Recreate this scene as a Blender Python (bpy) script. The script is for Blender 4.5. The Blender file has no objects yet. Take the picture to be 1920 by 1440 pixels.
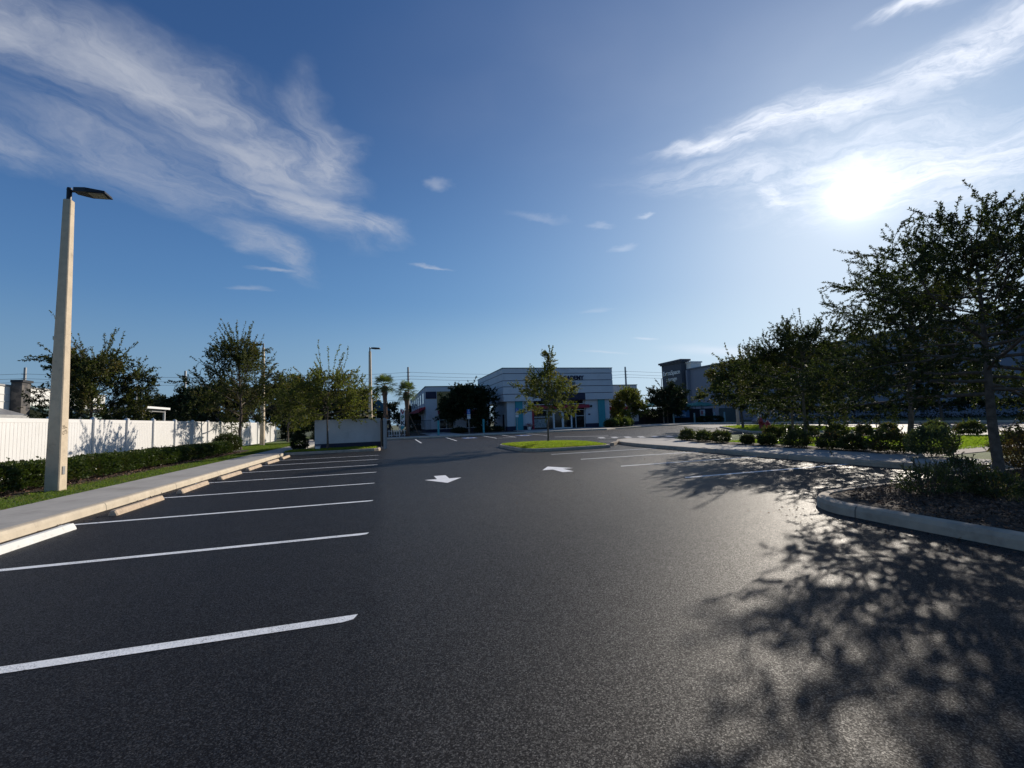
import bpy, math, random
import numpy as np
from mathutils import Vector, Matrix
S = bpy.context.scene
C = S.collection
R = math.radians

# ------------------------------------------------------------------ camera
FPX, PITCH, ROLL, YAW, EYE = 834.4, R(4.696), R(-2.065), R(16.17), 1.4532
cam = bpy.data.cameras.new('camera'); camo = bpy.data.objects.new('camera', cam); C.objects.link(camo)
_f = Vector((math.sin(YAW)*math.cos(PITCH), math.cos(YAW)*math.cos(PITCH), math.sin(PITCH)))
_r0 = Vector((math.cos(YAW), -math.sin(YAW), 0)); _u0 = _r0.cross(_f)
_r = math.cos(ROLL)*_r0 + math.sin(ROLL)*_u0; _u = -math.sin(ROLL)*_r0 + math.cos(ROLL)*_u0
m = Matrix(((_r.x, _u.x, -_f.x, 0), (_r.y, _u.y, -_f.y, 0), (_r.z, _u.z, -_f.z, EYE), (0, 0, 0, 1)))
camo.matrix_world = m
cam.sensor_width = 36; cam.lens = FPX/1920*36; cam.clip_start = .05; cam.clip_end = 3000
S.camera = camo
S.view_settings.view_transform = 'Standard'; S.view_settings.look = 'None'
S.view_settings.exposure = 0.0; S.view_settings.gamma = 1

# ------------------------------------------------------------------ sun + sky
SUN_EL, SUN_AZ = R(21.0), R(55.5)             # azimuth from +Y towards +X
SD = Vector((math.sin(SUN_AZ)*math.cos(SUN_EL), math.cos(SUN_AZ)*math.cos(SUN_EL), math.sin(SUN_EL)))
sl = bpy.data.lights.new('sun', 'SUN'); sl.energy = 5.0; sl.angle = R(.42); sl.color = (1, .90, .77)
so = bpy.data.objects.new('sun', sl); C.objects.link(so); so.location = (0, 0, 30)
so.rotation_euler = SD.to_track_quat('Z', 'Y').to_euler()

class NT:
    """tiny node helper"""
    def __init__(s, nt): s.nt = nt; s.n = nt.nodes; s.l = nt.links
    def new(s, t, ins=None, **kw):
        x = s.n.new(t)
        for k, v in kw.items(): setattr(x, k, v)
        for k, v in (ins or {}).items():
            if hasattr(v, 'is_output'): s.l.new(v, x.inputs[k])
            else: x.inputs[k].default_value = v
        return x
    def math(s, op, a, b=None, clamp=False):
        ins = {0: a}
        if b is not None: ins[1] = b
        return s.new('ShaderNodeMath', ins, operation=op, use_clamp=clamp).outputs[0]
    def vmath(s, op, a, b=None):
        ins = {0: a}
        if b is not None: ins[1] = b
        x = s.new('ShaderNodeVectorMath', ins, operation=op)
        return x.outputs['Value'] if op in ('DOT_PRODUCT', 'LENGTH') else x.outputs[0]
    def maprange(s, v, a, b, c=0., d=1., smooth=True):
        x = s.new('ShaderNodeMapRange', {0: v, 1: a, 2: b, 3: c, 4: d}); x.clamp = True
        if smooth: x.interpolation_type = 'SMOOTHSTEP'
        return x.outputs[0]
    def noise(s, vec, scale, detail=4., rough=.55, dist=0., col=False):
        x = s.new('ShaderNodeTexNoise', {'Vector': vec, 'Scale': scale, 'Detail': detail, 'Roughness': rough, 'Distortion': dist})
        return x.outputs['Color' if col else 0]
    def mix(s, f, a, b, bt='MIX'):
        x = s.new('ShaderNodeMix', data_type='RGBA', blend_type=bt)
        for i, v in ((0, f), (6, a), (7, b)):
            if hasattr(v, 'is_output'): s.l.new(v, x.inputs[i])
            else: x.inputs[i].default_value = v if i == 0 else (tuple(v)+(1,))[:4]
        return x.outputs[2]

W = bpy.data.worlds.new('World'); S.world = W; W.use_nodes = True
N = NT(W.node_tree); N.n.clear()
sky = N.new('ShaderNodeTexSky', sky_type='NISHITA', sun_disc=False)
sky.sun_elevation = SUN_EL; sky.sun_rotation = SUN_AZ
sky.air_density = 1.0; sky.dust_density = .35; sky.ozone_density = 3.0; sky.altitude = 0
tc = N.new('ShaderNodeTexCoord'); D_ = tc.outputs['Generated']
sep = N.new('ShaderNodeSeparateXYZ', {0: D_})
zz = N.math('ADD', N.math('MAXIMUM', sep.outputs[2], 0.0), .1)
px = N.math('DIVIDE', sep.outputs[0], zz); py = N.math('DIVIDE', sep.outputs[1], zz)
P2 = N.new('ShaderNodeCombineXYZ', {0: px, 1: py, 2: 0.0}).outputs[0]
cosA = N.vmath('DOT_PRODUCT', D_, tuple(SD))
cosP = N.math('MAXIMUM', cosA, 0.0)
def rot2(vec, ang, sx, sy, off=(0, 0)):
    """stretched coordinates: x runs along the direction ang (plane of the clouds)"""
    a = N.new('ShaderNodeMapping', {'Vector': vec, 'Location': (-off[0], -off[1], 0)}, vector_type='POINT').outputs[0]
    b = N.new('ShaderNodeMapping', {'Vector': a, 'Rotation': (0, 0, -ang)}).outputs[0]
    return N.new('ShaderNodeMapping', {'Vector': b, 'Scale': (sx, sy, 1)}).outputs[0]
warp = N.noise(P2, 1.6, 3., .5, 0., True)
wv = N.vmath('SCALE', N.vmath('SUBTRACT', warp, (.5, .5, .5)), None)
N.n[-1].inputs[3].default_value = .55
PW = N.vmath('ADD', P2, wv)
warp2 = N.noise(P2, 5.5, 4., .6, 0., True)
wv2 = N.vmath('SCALE', N.vmath('SUBTRACT', warp2, (.5, .5, .5)), None)
N.n[-1].inputs[3].default_value = .16
PW2 = N.vmath('ADD', PW, wv2)
def blob(cx, cy, ang, rx, ry, vec, lo=1.0, hi=.25):
    d = N.vmath('LENGTH', rot2(vec, ang, 1/rx, 1/ry, (cx, cy)))
    return N.maprange(d, lo, hi)
def add_all(L):
    a = L[0]
    for b in L[1:]: a = N.math('MAXIMUM', a, b)
    return a
def streaks(ang, sx, sy, scale, lo, hi, vec=PW2, rough=.62, det=6.):
    return N.maprange(N.noise(rot2(vec, ang, sx, sy), scale, det, rough, .25), lo, hi)
# left cirrus: body from the top left of the view to the curled head
SQ = PW2
mL = add_all([
    N.math('MULTIPLY', blob(-.84, 1.04, R(38), .44, .20, SQ, 1., .0), .95),
    N.math('MULTIPLY', blob(-.56, 1.22, R(30), .40, .22, SQ, 1., .0), 1.),
    blob(-.36, 1.42, R(45), .40, .27, SQ, 1., .0),
    blob(-.20, 1.38, R(90), .30, .15, SQ, 1., .0),
    blob(-.25, 1.74, R(65), .44, .22, SQ, 1., .0),
    N.math('MULTIPLY', blob(-.08, 1.86, R(10), .26, .17, SQ, 1., 0.), .9),
    N.math('MULTIPLY', blob(-.62, 1.60, R(45), .58, .30, SQ, 1., 0.), .50),
    N.math('MULTIPLY', blob(-1.0, 1.50, R(25), .34, .15, SQ, 1., 0.), .5),
    N.math('MULTIPLY', blob(-.46, 2.12, R(62), .44, .14, SQ, 1., 0.), .6)])
fib = N.noise(rot2(PW2, R(38), .55, 3.6), 2.2, 8., .66, .6)
puff = N.noise(PW2, 3.2, 8., .62, .4)
fine = N.noise(rot2(PW2, R(62), 1., 2.4), 11., 6., .65, .8)
tL = N.math('ADD', N.math('ADD', N.math('MULTIPLY', fib, .44), N.math('MULTIPLY', puff, .34)), N.math('MULTIPLY', fine, .22))
cL = N.math('MULTIPLY', mL, N.maprange(N.math('ADD', tL, N.math('MULTIPLY', mL, .12)), .36, .72))
cL = N.math('MULTIPLY', N.math('POWER', cL, .75), .84)
# right bank near the sun, fibres running up to the right
mR = add_all([
    blob(1.20, .94, R(-38), .48, .15, SQ, 1., .0),
    blob(1.36, .64, R(-60), .42, .17, SQ, 1., .0),
    blob(1.00, 1.13, R(-22), .32, .085, SQ, 1., .0),
    N.math('MULTIPLY', blob(1.20, 1.24, R(-20), .50, .19, SQ, 1., 0.), .55),
    N.math('MULTIPLY', blob(1.75, .95, R(-35), .85, .42, SQ, 1., .0), .9),
    N.math('MULTIPLY', blob(1.44, 1.26, R(-5), .20, .11, SQ, 1., 0.), 1.),
    N.math('MULTIPLY', blob(1.07, .60, R(-20), .13, .05, SQ, 1., 0.), 1.0)])
fr_ = N.noise(rot2(PW2, R(-44), .6, 3.4), 4.2, 8., .66, .5)
fr2 = N.noise(rot2(PW2, R(-20), 1., 2.2), 16., 5., .65, .4)
tR = N.math('ADD', N.math('MULTIPLY', fr_, .68), N.math('MULTIPLY', fr2, .32))
cR = N.math('MULTIPLY', mR, N.maprange(N.math('ADD', tR, N.math('MULTIPLY', mR, .12)), .36, .74))
# small loose wisps
wis = []
for (x, y, a, rx, ry, s) in ((.24, 2.16, 8, .11, .018, .55), (.19, 1.49, 40, .05, .03, .4), (.60, 1.62, 5, .14, .025, .22), (1.02, 1.49, -25, .04, .014, .5),
                             (.88, 1.61, -20, .07, .018, .25), (1.08, 1.78, -25, .07, .03, .3), (-.66, 2.52, 5, .12, .03, .35), (-.48, 2.28, 5, .12, .02, .5),
                             (3.0, 3.3, 0, .7, .16, .5), (2.05, 3.12, -4, .12, .03, .5), (1.93, 3.6, 0, .3, .04, .35), (1.35, 2.6, -30, .12, .04, .2)):
    wis.append(N.math('MULTIPLY', blob(x, y, R(a), rx*1.25, ry*1.6, N.vmath('ADD', P2, wv2), 1., 0.), s*.8))
cW = add_all(wis)
veil = N.math('MULTIPLY', N.math('MULTIPLY', blob(.75, .95, R(-20), 1.1, .55, PW, 1., .1), N.maprange(N.noise(PW, 1.2, 4.), .35, .8)), .10)
cl = N.math('MINIMUM', add_all([cL, cR, cW, veil]), .9)
cl = N.math('MULTIPLY', cl, N.maprange(sep.outputs[2], .02, .12))
skyc = N.mix(1.0, sky.outputs[0], (.74, 1.15, 1.88), 'MULTIPLY')
zf = N.maprange(sep.outputs[2], .25, .66, .98, .66)
skyc = N.vmath('SCALE', skyc, None); N.l.new(zf, N.n[-1].inputs[3])
hz = N.math('MULTIPLY', N.maprange(sep.outputs[2], .27, .0), .85)
hzk = N.math('ADD', .55, N.math('MULTIPLY', N.math('POWER', cosP, 3.), 1.9))
hzc = N.vmath('SCALE', (4.7, 9.0, 15.), None); N.l.new(hzk, N.n[-1].inputs[3])
skyc = N.mix(hz, skyc, hzc)
def shoulder(c, k):                                   # bright sky rolls off instead of clipping
    sp = N.new('ShaderNodeSeparateXYZ', {0: c}).outputs
    r = [N.math('DIVIDE', sp[i], N.math('ADD', 1., N.math('DIVIDE', sp[i], k[i]))) for i in range(3)]
    return N.new('ShaderNodeCombineXYZ', {0: r[0], 1: r[1], 2: r[2]}).outputs[0]
skyc = shoulder(skyc, (10.0, 10.0, 10.6))
cb = N.math('ADD', 5.2, N.math('MULTIPLY', N.math('POWER', cosP, 5.), 3.3))
cloudc = N.vmath('SCALE', (.95, 1.01, 1.15), None); N.l.new(cb, N.n[-1].inputs[3])
mixc = N.mix(cl, skyc, cloudc)
glow = N.math('ADD', N.math('MULTIPLY', N.math('POWER', cosP, 6000.), 80.), N.math('ADD', N.math('MULTIPLY', N.math('POWER', cosP, 900.), 4.), N.math('ADD', N.math('MULTIPLY', N.math('POWER', cosP, 40.), .8), N.math('MULTIPLY', N.math('POWER', cosP, 7.), 1.5))))
gl = N.vmath('SCALE', (1., .98, .93), None); N.l.new(glow, N.n[-1].inputs[3])
tot = N.vmath('ADD', mixc, gl)
bg = N.new('ShaderNodeBackground', {0: tot, 1: .105})
ow = N.new('ShaderNodeOutputWorld', {0: bg.outputs[0]})
W.cycles.sampling_method = 'MANUAL'; W.cycles.sample_map_resolution = 1024

# ------------------------------------------------------------------ materials
MATS = {}
def pmat(name, col, rough=.8, metal=0., spec=.5, var=.12, vscale=2., bump=0., bscale=60., dirt=None, build=None):
    if name in MATS: return MATS[name]
    mt = bpy.data.materials.new(name); mt.use_nodes = True; n = NT(mt.node_tree)
    b = n.n['Principled BSDF']; b.inputs['Roughness'].default_value = rough; b.inputs['Metallic'].default_value = metal
    b.inputs['Specular IOR Level'].default_value = spec
    pos = n.new('ShaderNodeNewGeometry').outputs['Position']
    f = n.noise(pos, vscale, 5., .6)
    c = n.mix(n.maprange(f, .3, .7), tuple(x*(1-var) for x in col), tuple(min(1, x*(1+var)) for x in col))
    if dirt:
        f2 = n.maprange(n.noise(pos, dirt[1], 6., .7), .5, .75)
        c = n.mix(n.math('MULTIPLY', f2, dirt[2]), c, dirt[0])
    if build: c = build(n, pos, c, b) or c
    n.l.new(c, b.inputs['Base Color'])
    if bump:
        bm = n.new('ShaderNodeBump', {'Height': n.noise(pos, bscale, 3., .6), 'Strength': bump, 'Distance': .01})
        n.l.new(bm.outputs[0], b.inputs['Normal'])
    MATS[name] = mt
    return mt

def asphalt_mat():
    mt = bpy.data.materials.new('asphalt'); mt.use_nodes = True; n = NT(mt.node_tree)
    b = n.n['Principled BSDF']
    pos = n.new('ShaderNodeNewGeometry').outputs['Position']
    s = n.new('ShaderNodeSeparateXYZ', {0: pos})
    jig = n.math('ADD', n.math('MULTIPLY', n.math('SUBTRACT', n.noise(pos, 1.1, 2.), .5), .5), n.math('MULTIPLY', n.math('SUBTRACT', n.noise(pos, 14., 3.), .5), .12))
    # smoother sealer in the left stalls; sheen fading leftwards is painted as blacker colour
    bay = n.math('ADD', .78, n.math('MULTIPLY', n.maprange(n.math('ADD', s.outputs[0], jig), -.2, .05), .22))
    bay = n.math('MAXIMUM', bay, n.maprange(s.outputs[1], 26, 27))
    vor = n.new('ShaderNodeTexVoronoi', {'Vector': pos, 'Scale': 150.}, feature='F1')
    vr = n.new('ShaderNodeSeparateColor', {0: vor.outputs['Color']}).outputs
    h = n.math('ADD', n.math('MULTIPLY', vr[1], .75), n.math('MULTIPLY', n.noise(pos, 160., 3., .7), .6))
    big = n.noise(pos, .35, 5., .6); med = n.noise(pos, 2.5, 5., .65)
    streak = n.noise(n.new('ShaderNodeMapping', {'Vector': pos, 'Scale': (1.6, .10, 1)}).outputs[0], 1.3, 4., .55)
    c = n.mix(n.maprange(big, .3, .7), (.009, .009, .011), (.014, .0138, .016))
    c = n.mix(n.math('MULTIPLY', n.maprange(med, .45, .75), .5), c, (.024, .023, .024))
    c = n.mix(n.math('MULTIPLY', n.maprange(streak, .5, .75), .45), c, (.028, .027, .027))
    gap = n.maprange(vor.outputs['Distance'], .35, .75)
    stone = n.maprange(vr[0], .80, .99)
    c = n.mix(n.math('MULTIPLY', stone, n.math('ADD', .12, n.math('MULTIPLY', bay, .6))), c, (.09, .087, .083))
    c = n.mix(n.math('MULTIPLY', gap, .6), c, (.004, .004, .005))
    spots = n.maprange(n.noise(pos, 1.7, 2., .4), .70, .78)
    c = n.mix(n.math('MULTIPLY', spots, .5), c, (.008, .008, .009))
    c = n.mix(bay, n.mix(.75, c, (.006, .006, .008)), c)
    n.l.new(c, b.inputs['Base Color'])
    ro = n.math('ADD', n.math('MULTIPLY', big, .08), n.math('ADD', .42, n.math('MULTIPLY', vr[2], .18)))
    n.l.new(n.math('SUBTRACT', ro, n.math('MULTIPLY', spots, .05)), b.inputs['Roughness'])
    sp = n.math('MULTIPLY', n.math('ADD', .16, n.math('MULTIPLY', n.maprange(vr[0], .3, 1.), .95)), n.math('ADD', .0, n.math('MULTIPLY', bay, .50)))
    n.l.new(sp, b.inputs['Specular IOR Level'])
    st = n.math('ADD', .30, n.math('MULTIPLY', bay, .62))
    bm = n.new('ShaderNodeBump', {'Height': h, 'Strength': st, 'Distance': .006})
    bm2 = n.new('ShaderNodeBump', {'Height': n.noise(pos, .9, 3.), 'Strength': .10, 'Distance': .05, 'Normal': bm.outputs[0]})
    n.l.new(bm2.outputs[0], b.inputs['Normal'])
    return mt
M_ASPH = asphalt_mat()

def paint_build(n, pos, c, b):
    v = n.new('ShaderNodeTexVoronoi', {'Vector': n.vmath('ADD', pos, n.vmath('SCALE', n.noise(pos, 9., 3., .6, 0., True), None)), 'Scale': 6.}, feature='DISTANCE_TO_EDGE')
    crack = n.math('MULTIPLY', n.maprange(v.outputs['Distance'], .045, .0), n.maprange(n.noise(pos, 3., 3.), .45, .6))
    pits = n.maprange(n.noise(pos, 80., 3., .7), .545, .62)
    edge = n.maprange(n.noise(pos, 1.3, 2.), .35, .65)
    return n.mix(n.math('MAXIMUM', n.math('MULTIPLY', crack, .8), n.math('MULTIPLY', pits, n.math('MULTIPLY', edge, .8))), c, (.06, .06, .065))
M_PAINT = pmat('white_road_paint', (.86, .88, .88), .55, var=.04, build=paint_build, bump=.5, bscale=80)
M_ARROW = pmat('arrow_paint', (.84, .85, .86), .8, var=.05, bump=.5, bscale=80)
M_WORN = pmat('worn_road_paint', (.42, .43, .44), .8, var=.1, dirt=((.08, .08, .08), 6., .8), bump=.4, bscale=80)
M_BLUE = pmat('blue_road_paint', (.05, .13, .35), .7, var=.1)
M_SEAM = pmat('seam', (.014, .014, .015), .55, spec=.3, dirt=((.03, .03, .03), 3., 1.))

def kerb_build(axis):
    def f(n, pos, c, b):
        s = n.new('ShaderNodeSeparateXYZ', {0: pos})
        fr = n.math('FRACT', n.math('DIVIDE', s.outputs[axis], 3.05))
        j = n.maprange(n.math('ABSOLUTE', n.math('SUBTRACT', fr, .5)), .0042, .0025, smooth=False)
        return n.mix(n.math('MULTIPLY', j, .75), c, (.06, .055, .05))
    return f
M_KERB = pmat('kerb_concrete', (.57, .49, .37), .85, var=.1, vscale=5., bump=.35, bscale=90, dirt=((.16, .13, .10), 2.5, .55), build=kerb_build(1))
M_KERB2 = pmat('grey_kerb_concrete', (.42, .345, .26), .88, var=.12, vscale=4., bump=.4, bscale=70, dirt=((.11, .10, .09), 1.6, .6), build=kerb_build(1))
def walk_build(n, pos, c, b):
    s = n.new('ShaderNodeSeparateXYZ', {0: pos})
    fr = n.math('FRACT', n.math('DIVIDE', s.outputs[1], 1.525))
    j = n.maprange(n.math('ABSOLUTE', n.math('SUBTRACT', fr, .5)), .008, .003, smooth=False)
    br = n.maprange(n.noise(n.new('ShaderNodeMapping', {'Vector': pos, 'Scale': (1.2, 5., 1)}).outputs[0], 3., 5.), .4, .8)
    c = n.mix(n.math('MULTIPLY', br, .25), c, (.2, .19, .18))
    return n.mix(n.math('MULTIPLY', j, .6), c, (.09, .085, .08))
M_WALK = pmat('sidewalk_concrete', (.40, .38, .345), .9, var=.08, vscale=1.2, bump=.25, bscale=120, dirt=((.2, .18, .15), 1.1, .5), build=walk_build)
M_STOP = pmat('wheel_stop_concrete', (.50, .39, .28), .9, var=.12, vscale=9., bump=.5, bscale=60, dirt=((.15, .11, .08), 7., .6))
M_STOPW = pmat('white_wheel_stop_paint', (.72, .72, .68), .8, var=.05, bump=.4, bscale=60, dirt=((.35, .34, .31), 8., .5))
M_GROUND = pmat('ground', (.07, .085, .03), .95, var=.3, vscale=.4, bump=.4, bscale=10, dirt=((.10, .08, .05), .8, .5))
M_SOIL = pmat('mulch_soil', (.045, .030, .020), .95, var=.4, vscale=14., bump=1., bscale=40)
M_LAWN = pmat('lawn_base', (.075, .12, .018), .95, var=.25, vscale=3., bump=.8, bscale=60, dirt=((.10, .09, .03), 1.2, .5))
M_VINYL = pmat('white_vinyl', (.76, .745, .72), .45, var=.02, vscale=1., dirt=((.6, .58, .52), 1.3, .25))
M_POLE = pmat('pole_concrete', (.58, .48, .35), .9, var=.1, vscale=6., bump=.5, bscale=70, dirt=((.22, .19, .15), 3., .55))
M_BLACK = pmat('dark_bronze_metal', (.012, .013, .017), .45, .3)
M_LENS = pmat('led_lens', (.30, .30, .26), .25, var=.2, vscale=30.)
M_METAL = pmat('grey_metal', (.30, .30, .30), .5, .4)
M_STEEL = pmat('galvanised_steel', (.35, .36, .37), .45, .7)
M_TEXT = pmat('stencil_ink', (.10, .075, .05), .9)
M_BARK = pmat('oak_bark', (.12, .095, .075), .95, var=.35, vscale=12., bump=1., bscale=35)
M_TWIG = pmat('twig_bark', (.09, .065, .045), .9, var=.2)
M_PALMT = pmat('palm_bark', (.16, .10, .07), .95, var=.3, vscale=9., bump=1., bscale=25)
M_STUC = pmat('lilac_grey_stucco', (.60, .61, .63), .9, var=.03, vscale=.6, bump=.3, bscale=50, dirt=((.33, .33, .36), .7, .4))
M_STUC2 = pmat('pale_stucco', (.46, .47, .52), .9, var=.03, vscale=.6, bump=.3, bscale=50)
M_NAVY = pmat('navy_paint', (.020, .023, .055), .7, var=.1)
M_TEAL = pmat('teal_paint', (.05, .30, .34), .7, var=.05)
M_TEALD = pmat('dark_teal_metal', (.03, .09, .10), .5, .2)
M_OCHRE = pmat('ochre_stucco', (.33, .24, .10), .9, var=.05)
M_RED = pmat('red_awning_cloth', (.34, .03, .05), .8, var=.08)
M_FRAME = pmat('white_aluminium', (.60, .61, .62), .4, .2, var=.02)
M_ENC = pmat('grey_render', (.58, .59, .61), .9, var=.05, vscale=1., bump=.3, bscale=50, dirt=((.3, .3, .31), 1.5, .4))
M_STORE = pmat('blue_grey_stucco', (.20, .22, .27), .9, var=.04, vscale=.2)
M_STORED = pmat('charcoal_stucco', (.075, .085, .105), .9, var=.04, vscale=.2)
M_WHITE = pmat('white_paint', (.78, .78, .76), .6, var=.02)
M_WSTUC = pmat('white_stucco', (.74, .73, .69), .9, var=.04, vscale=.3)
M_GREENC = pmat('green_shade_cloth', (.05, .22, .17), .8, var=.1)
M_TANC = pmat('tan_shade_cloth', (.55, .38, .18), .8, var=.1)
M_SCREEN = pmat('black_fence_screen', (.012, .012, .016), .8, var=.2)
M_BANN = pmat('blue_banner_vinyl', (.06, .16, .30), .5, var=.25, vscale=1.1, dirt=((.35, .42, .5), .9, .5))
M_HYD = pmat('hydrant_red_paint', (.30, .025, .02), .5, var=.1)
M_SIGNB = pmat('sign_blue', (.03, .13, .42), .5, var=.02)
M_WOOD = pmat('brown_timber', (.16, .11, .075), .9, var=.2, vscale=10.)
def stone_build(n, pos, c, b):
    v = n.new('ShaderNodeTexVoronoi', {'Vector': pos, 'Scale': 3.2})
    return n.mix(.85, c, n.mix(n.new('ShaderNodeSeparateColor', {0: v.outputs['Color']}).outputs[0], (.04, .04, .045), (.17, .15, .13)))
M_STONE = pmat('ledge_stone', (.1, .1, .1), .9, build=stone_build, bump=1., bscale=8)
def glass_mat():
    mt = bpy.data.materials.new('dark_glass'); mt.use_nodes = True; b = mt.node_tree.nodes['Principled BSDF']
    b.inputs['Base Color'].default_value = (.010, .014, .018, 1); b.inputs['Roughness'].default_value = .06
    b.inputs['Specular IOR Level'].default_value = .55
    return mt
M_GLASS = glass_mat()

def leaf_mat(name, c1, c2, c3=None, trans=.35, rough=.62):
    mt = bpy.data.materials.new(name); mt.use_nodes = True; n = NT(mt.node_tree); b = n.n['Principled BSDF']
    g = n.new('ShaderNodeNewGeometry')
    r = g.outputs['Random Per Island']
    f = n.noise(g.outputs['Position'], .9, 3.)
    c = n.mix(r, c1, c2)
    if c3: c = n.mix(n.math('MULTIPLY', n.maprange(f, .48, .68), n.maprange(r, .35, .9)), c, c3)
    n.l.new(c, b.inputs['Base Color']); b.inputs['Roughness'].default_value = rough
    b.inputs['Specular IOR Level'].default_value = .22
    t = n.new('ShaderNodeBsdfTranslucent', {0: n.mix(1., c, (1.5, 1.7, .7), 'MULTIPLY')})
    mx = n.new('ShaderNodeMixShader', {0: trans, 1: b.outputs[0], 2: t.outputs[0]})
    n.l.new(mx.outputs[0], n.n['Material Output'].inputs[0])
    return mt
L_OAK = leaf_mat('oak_leaves', (.022, .030, .012), (.055, .070, .026), (.09, .075, .032), .32)
L_ELM = leaf_mat('elm_leaves', (.040, .050, .018), (.10, .105, .034), (.15, .10, .04), .34)
L_YEL = leaf_mat('yellow_green_leaves', (.06, .072, .02), (.155, .16, .045), (.20, .13, .045), .42)
L_DARK = leaf_mat('dark_leaves', (.014, .024, .010), (.035, .050, .018), None, .15)
L_HEDGE = leaf_mat('hedge_leaves', (.030, .050, .014), (.080, .105, .030), (.09, .07, .03), .2, .4)
L_SHRUB = leaf_mat('shrub_leaves', (.035, .050, .020), (.10, .11, .045), (.17, .07, .05), .36, .35)
L_PALM = leaf_mat('palm_leaves', (.06, .085, .03), (.16, .18, .07), None, .35, .45)
L_GRASS = leaf_mat('grass_blades', (.16, .22, .03), (.29, .34, .05), (.32, .28, .09), .5, .6)
L_DRY = leaf_mat('dry_grass', (.16, .14, .05), (.28, .24, .10), None, .3, .8)
L_MULCH = leaf_mat('mulch_chips', (.03, .018, .012), (.25, .15, .10), None, .0, .8)

# ------------------------------------------------------------------ mesh helpers
def raw(name, V, F, mats, parent=None, mi=None, smooth=False):
    """V (n,3) array; F list of faces or (k,4)/(k,3) array"""
    me = bpy.data.meshes.new(name)
    if isinstance(F, np.ndarray):
        V = np.asarray(V, np.float32); k, c = F.shape
        me.vertices.add(len(V)); me.vertices.foreach_set('co', V.ravel())
        me.loops.add(k*c); me.loops.foreach_set('vertex_index', F.astype(np.int32).ravel())
        me.polygons.add(k); me.polygons.foreach_set('loop_start', np.arange(0, k*c, c, dtype=np.int32))
        me.polygons.foreach_set('loop_total', np.full(k, c, np.int32))
    else:
        me.from_pydata([tuple(map(float, v)) for v in V], [], F)
    if not isinstance(mats, (list, tuple)): mats = [mats]
    for mt in mats: me.materials.append(mt)
    if mi is not None: me.polygons.foreach_set('material_index', np.asarray(mi, np.int32))
    me.update(calc_edges=True)
    if smooth: me.polygons.foreach_set('use_smooth', np.ones(len(me.polygons), bool))
    o = bpy.data.objects.new(name, me); C.objects.link(o)
    if parent: o.parent = parent
    return o
class MB:
    def __init__(s): s.v = []; s.f = []
    def add(s, v, f):
        k = len(s.v); s.v += [tuple(map(float, p)) for p in v]; s.f += [[i+k for i in q] for q in f]; return s
    def box(s, x0, x1, y0, y1, z0, z1):
        return s.add([(x0,y0,z0),(x1,y0,z0),(x1,y1,z0),(x0,y1,z0),(x0,y0,z1),(x1,y0,z1),(x1,y1,z1),(x0,y1,z1)],
                     [(0,3,2,1),(4,5,6,7),(0,1,5,4),(1,2,6,5),(2,3,7,6),(3,0,4,7)])
    def bbox(s, x0, x1, y0, y1, z0, z1, b=.01):
        """box with bevelled vertical and top edges"""
        def ring(x0, x1, y0, y1, z, b): return [(x0+b,y0,z),(x1-b,y0,z),(x1,y0+b,z),(x1,y1-b,z),(x1-b,y1,z),(x0+b,y1,z),(x0,y1-b,z),(x0,y0+b,z)]
        v = ring(x0,x1,y0,y1,z0,b)+ring(x0,x1,y0,y1,z1-b,b)+ring(x0+b,x1-b,y0+b,y1-b,z1,b*.5)
        f = [tuple(range(7,-1,-1))]
        for l in (0, 8): f += [(l+i, l+(i+1)%8, l+8+(i+1)%8, l+8+i) for i in range(8)]
        return s.add(v, f+[tuple(range(16,24))])
    def tube(s, pts, rad, n=8, cap=True):
        pts = [Vector(p) for p in pts]; rad = rad if hasattr(rad, '__len__') else [rad]*len(pts)
        v = []; f = []
        for i, p in enumerate(pts):
            d = (pts[min(i+1, len(pts)-1)]-pts[max(i-1, 0)]).normalized()
            a = d.cross(Vector((0, 0, 1)) if abs(d.z) < .9 else Vector((1, 0, 0))).normalized(); b = d.cross(a)
            v += [p+rad[i]*(math.cos(t)*a+math.sin(t)*b) for t in [2*math.pi*k/n for k in range(n)]]
        for i in range(len(pts)-1):
            f += [(i*n+k, (i+1)*n+k, (i+1)*n+(k+1)%n, i*n+(k+1)%n) for k in range(n)]
        if cap: f += [tuple(range(n)), tuple(range(len(pts)*n-1, (len(pts)-1)*n-1, -1))]
        return s.add(v, f)
    def prism(s, poly, z0, z1):
        n = len(poly)
        return s.add([(x, y, z0) for x, y in poly]+[(x, y, z1) for x, y in poly],
                     [tuple(range(n-1, -1, -1)), tuple(range(n, 2*n))]+[(i, (i+1)%n, n+(i+1)%n, n+i) for i in range(n)])
    def lathe(s, prof, n=16, c=(0, 0)):
        v = [(c[0]+r*math.cos(2*math.pi*k/n), c[1]+r*math.sin(2*math.pi*k/n), z) for r, z in prof for k in range(n)]
        f = [(i*n+k, i*n+(k+1)%n, (i+1)*n+(k+1)%n, (i+1)*n+k) for i in range(len(prof)-1) for k in range(n)]
        return s.add(v, f+[tuple(range(n-1, -1, -1)), tuple(range((len(prof)-1)*n, len(prof)*n))])
    def build(s, name, mat, parent=None, smooth=False): return raw(name, s.v, s.f, mat, parent, smooth=smooth)
def tag(o, label, cat, group=None, kind=None):
    if label: o['label'] = label
    if cat: o['category'] = cat
    if group: o['group'] = group
    if kind: o['kind'] = kind
    return o
def struct(o): o['kind'] = 'structure'; return o
def thing(name, label, cat, loc=(0, 0, 0), rz=0, group=None):
    o = bpy.data.objects.new(name, None); C.objects.link(o); o.location = loc; o.rotation_euler = (0, 0, rz); o.empty_display_size = .2
    return tag(o, label, cat, group)
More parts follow.
